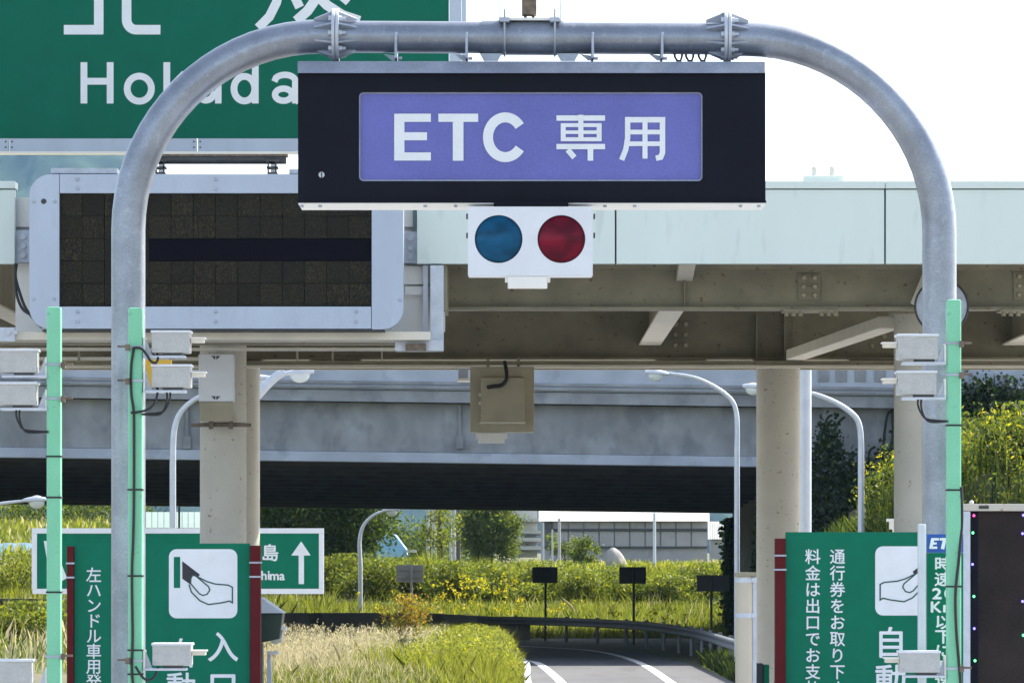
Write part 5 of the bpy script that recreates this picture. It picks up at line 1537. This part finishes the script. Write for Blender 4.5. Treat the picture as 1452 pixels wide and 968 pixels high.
# embankment at the overpass wing wall: goldenrod and ivy
def goldenrod(n, x0, x1, y0, y1, name, hs=(0.8, 1.6)):
    x, y = pts_box(n, x0, x1, y0, y1)
    patch = 0.5 + 0.5 * np.sin(x * 3.1 + y * 1.3) * np.sin(x * 1.3 - y * 0.9)
    b = on_ground(x, y); h = rng.uniform(*hs, n) * (0.7 + 0.55 * patch)
    st = blades(b, h, 0.035, 0.10)
    tips = st[:, 3, :]
    o1 = raw_mesh(name, st.reshape(-1, 3), 5, np.arange(n * 5), ['hedge', 'ivy', 'grass'], rng.choice(3, n, p=[.5, .35, .15]))
    stuff(o1)
    L, mi = [], []
    for k in range(18):
        f = rng.uniform(0.1, 1.0, n)[:, None]
        c = b + (tips - b) * f + rng.normal(0, 0.10, (n, 3))
        L.append(c); mi.append(rng.choice([0, 1, 2], n, p=[.66, .28, .06]))
    sel = rng.random(n) < 0.06 + 0.26 * patch
    for k in range(5):
        c = tips[sel] + rng.normal(0, 1, (sel.sum(), 3)) * np.array([0.07, 0.07, 0.10]) - np.array([0, 0, 0.05])
        L.append(c); mi.append(np.full(sel.sum(), 3))
    L = np.concatenate(L); mi = np.concatenate(mi)
    stuff(leaf_mesh('goldenrod', leaf_quads(L, rng.uniform(0.04, 0.13, len(L)), 0.4, 0.38), ['hedge', 'grass', 'lime', 'yellow'], mi))
goldenrod(2600, 8.9, 14.5, 98, 112, 'goldenrod_stems', (0.6, 1.25))
goldenrod(380, 8.05, 8.9, 103, 112, 'goldenrod_stems', (0.9, 1.6))
for i, (bx_, by_, w, h) in enumerate(((9.3, 104, 0.9, 1.3), (10.6, 101, 0.9, 1.0), (11.6, 103, 1.0, 1.1), (10.1, 108, 1.0, 1.4), (11.2, 109, 1.1, 1.5), (12.6, 106, 1.2, 1.4), (8.5, 107, 0.6, 1.3))):
    bush(bx_, by_, w, h, 2600, ['hedge', 'ivy', 'grass', 'yellow'], [.48, .26, .23, .03], 'slope_bush', 'leafy shrub among the yellow flowers on the slope by the wing wall', 'shrubs on the slope by the wing wall', leaf=0.11)
# ivy spreading up the wing wall
n = 42000
px = rng.uniform(1050, 1560, n); 
lim = np.interp(px, [1050, 1075, 1150, 1165, 1185, 1200, 1225, 1262, 1290, 1360, 1400, 1460, 1560], [1000, 700, 640, 612, 606, 650, 668, 650, 560, 552, 545, 550, 545])
lim = lim + rng.normal(0, 14, n)
py = lim + (930 - lim) * rng.beta(1, 1.6, n)
dd_ = 129.2 - rng.uniform(0, 1.0, n) * np.interp(py - lim, [0, 40, 200], [0.3, 0.8, 1.6])
v = np.stack([(px - CX) * dd_ / F, dd_, EYE + (YH - py) * dd_ / F], 1)
v = v[v[:, 2] > -0.1]
iv = root('ivy', (11, 129, 0), 'dark ivy climbing over the concrete wing wall of the overpass', 'ivy')
o = leaf_mesh('leaves', leaf_quads(v, rng.uniform(0.07, 0.17, len(v)), 0.2, 0.8), ['ivy', 'tree'], (rng.random(len(v)) < 0.12).astype(int), iv); stuff(o)
st = MB()
for (a, b, c, e) in ((1160, 660, 1172, 595), (1172, 640, 1190, 598), (1196, 690, 1207, 650), (1252, 690, 1258, 590), (1258, 660, 1266, 575), (1236, 690, 1233, 640)):
    q = [P(a, b, 129.6), P((a + c) / 2 + rng.uniform(-4, 4), (b + e) / 2, 129.7), P(c, e, 129.75), P(c + 8, e - 7, 129.8)]
    st.tube(spline(q, 4), 0.035, 6)
st.build('vine_stems', 'ivy', iv)
# dark ivy fringe on the abutment edge
n = 3000
d_ = rng.uniform(168, 176, n)
py = rng.uniform(735, 900, n)
v = np.stack([7.95 - np.abs(rng.normal(0, 0.16, n)), d_, EYE + (YH - py) * d_ / F], 1)
iv2 = root('abutment_ivy', (8, 172, 0), 'ragged dark creeper along the far edge of the abutment', 'ivy')
stuff(leaf_mesh('leaves', leaf_quads(v, rng.uniform(0.12, 0.25, n), 0.2, 0.8), ['ivy'], None, iv2))
n = 16000
x, y = pts_box(n, 4.9, 8.4, 100, 126)
stuff(tall_stalks('grass', x, y, rng.uniform(0.2, 0.55, n), ['hedge', 'ivy'], rng.choice(2, n), 0.03, 0.3))

# autumn bush on the median
ob = bush(X(578, 117), 117, 0.62, 1.15, 2400, ['orange', 'tree2', 'yellow'], [.6, .28, .12], 'autumn_bush', 'small orange brown autumn bush above the dry grass', None, leaf=0.075)
ob.location.z += 0.42
stk = MB()
for a in (570, 586):
    stk.box(X(a - 2.6, 106), X(a + 2.6, 106), 106, 106.1, 0.2, Z(905, 106))
stk.bpx(564, 906, 591, 911, 105.95, 106.0)
single(stk.build('marker_stand', 'dark'), 'small dark two-legged stand in the dry grass under the autumn bush', 'stand')

# trees
def tree(px, d, zc, rx, rz, th, mats, probs, n, leaf, label, name='tree', ry=None, nc=40, base=None):
    x = X(px, d); gz = float(ground_z(x, d)) - 0.1
    t = root(name, (x, d, gz), label, 'tree')
    ry = ry or rx
    tr = MB(); top_ = zc + rz * 0.3
    tr.tube([(x, d, gz), (x + 0.05, d, gz + (zc - gz) * 0.5), (x - 0.06, d + .05, top_)], [th, th * 0.75, th * 0.3], 12)
    tr.build('trunk', 'bark', t, smooth=True)
    lb_ = MB(); cs = []
    for i in range(nc):
        u = rng.normal(size=3); u /= np.linalg.norm(u)
        r_ = rng.uniform(0.45, 0.95)
        c = np.array([x + u[0] * rx * r_, d + u[1] * ry * r_, zc + u[2] * rz * r_])
        cs.append(c)
        if i % 2 == 0:
            s0 = Vector((x, d, gz + (zc - gz) * rng.uniform(0.45, 0.95)))
            e0 = Vector(c); mid = (s0 + e0) / 2 + Vector((0, 0, 0.12 * rz))
            lb_.tube([s0, mid, e0], [th * 0.4, th * 0.24, th * 0.07], 6)
    lb_.build('limbs', 'bark', t)
    cs = np.array(cs)
    k = rng.integers(0, nc, n)
    p = cs[k] + rng.normal(0, 1, (n, 3)) * np.array([rx, ry, rz]) * 0.16
    leaf_mesh('crown', leaf_quads(p, rng.uniform(leaf * .6, leaf * 1.3, n), 0.2), mats, rng.choice(len(mats), n, p=probs), t)
    return t
tree(462, 194, 4.9, 3.3, 2.3, 0.16, ['tree', 'hedge'], [.9, .1], 30000, 0.2, 'dark spreading tree hanging below the overpass edge', 'broadleaf_tree', nc=60)
tree(625, 205, 4.6, 1.1, 1.5, 0.06, ['tree2', 'lime', 'hedge'], [.5, .3, .2], 1500, 0.16, 'sparse light green sapling before the utility poles', 'sapling', nc=20)
tree(696, 262, 4.5, 1.75, 1.9, 0.12, ['hedge', 'tree', 'tree2'], [.5, .2, .3], 15000, 0.19, 'round full green bush tree before the white building', 'round_tree', nc=60)
tree(828, 240, 3.2, 0.9, 0.9, 0.05, ['hedge', 'tree', 'tree2'], [.4, .25, .35], 1600, 0.16, 'small green bush before the warehouse corner poles', 'small_tree', nc=20)
tree(800, 246, 3.7, 1.0, 0.8, 0.05, ['hedge', 'tree2'], [.6, .4], 1000, 0.16, 'thin pale bush beside the warehouse corner poles', 'small_tree', nc=16)
for i, (px, d, w, h) in enumerate(((560, 330, 3.6, 3.2), (600, 322, 3.2, 2.6), (645, 334, 3.6, 3.0), (505, 326, 3.4, 3.2))):
    bush(X(px, d), d, w, h, 2600, ['tree', 'hedge', 'tree2'], [.45, .35, .2], 'tree_clump', 'far dull green tree mass behind the blue tarpaulin shelter', 'far trees behind the tarpaulin', leaf=0.28)

# =================================================================== the air between here and the mountain
hz = MB().box(-3600, 3600, -400, 5400, -1.2, 640)
ho = hz.build('haze', 'white')
ho.data.materials.clear()
hm = bpy.data.materials.new('pale air'); hm.use_nodes = True
nt = hm.node_tree; nt.nodes.remove(nt.nodes['Principled BSDF'])
pvn = nt.nodes.new('ShaderNodeVolumePrincipled')
pvn.inputs['Color'].default_value = (0.36, 0.64, 1.0, 1)
pvn.inputs['Density'].default_value = 0.000045
pvn.inputs['Anisotropy'].default_value = 0.2
nt.links.new(pvn.outputs[0], nt.nodes['Material Output'].inputs['Volume'])
ho.data.materials.append(hm)
ho['kind'] = 'stuff'
HAZE = True
if not HAZE: bpy.data.objects.remove(ho)
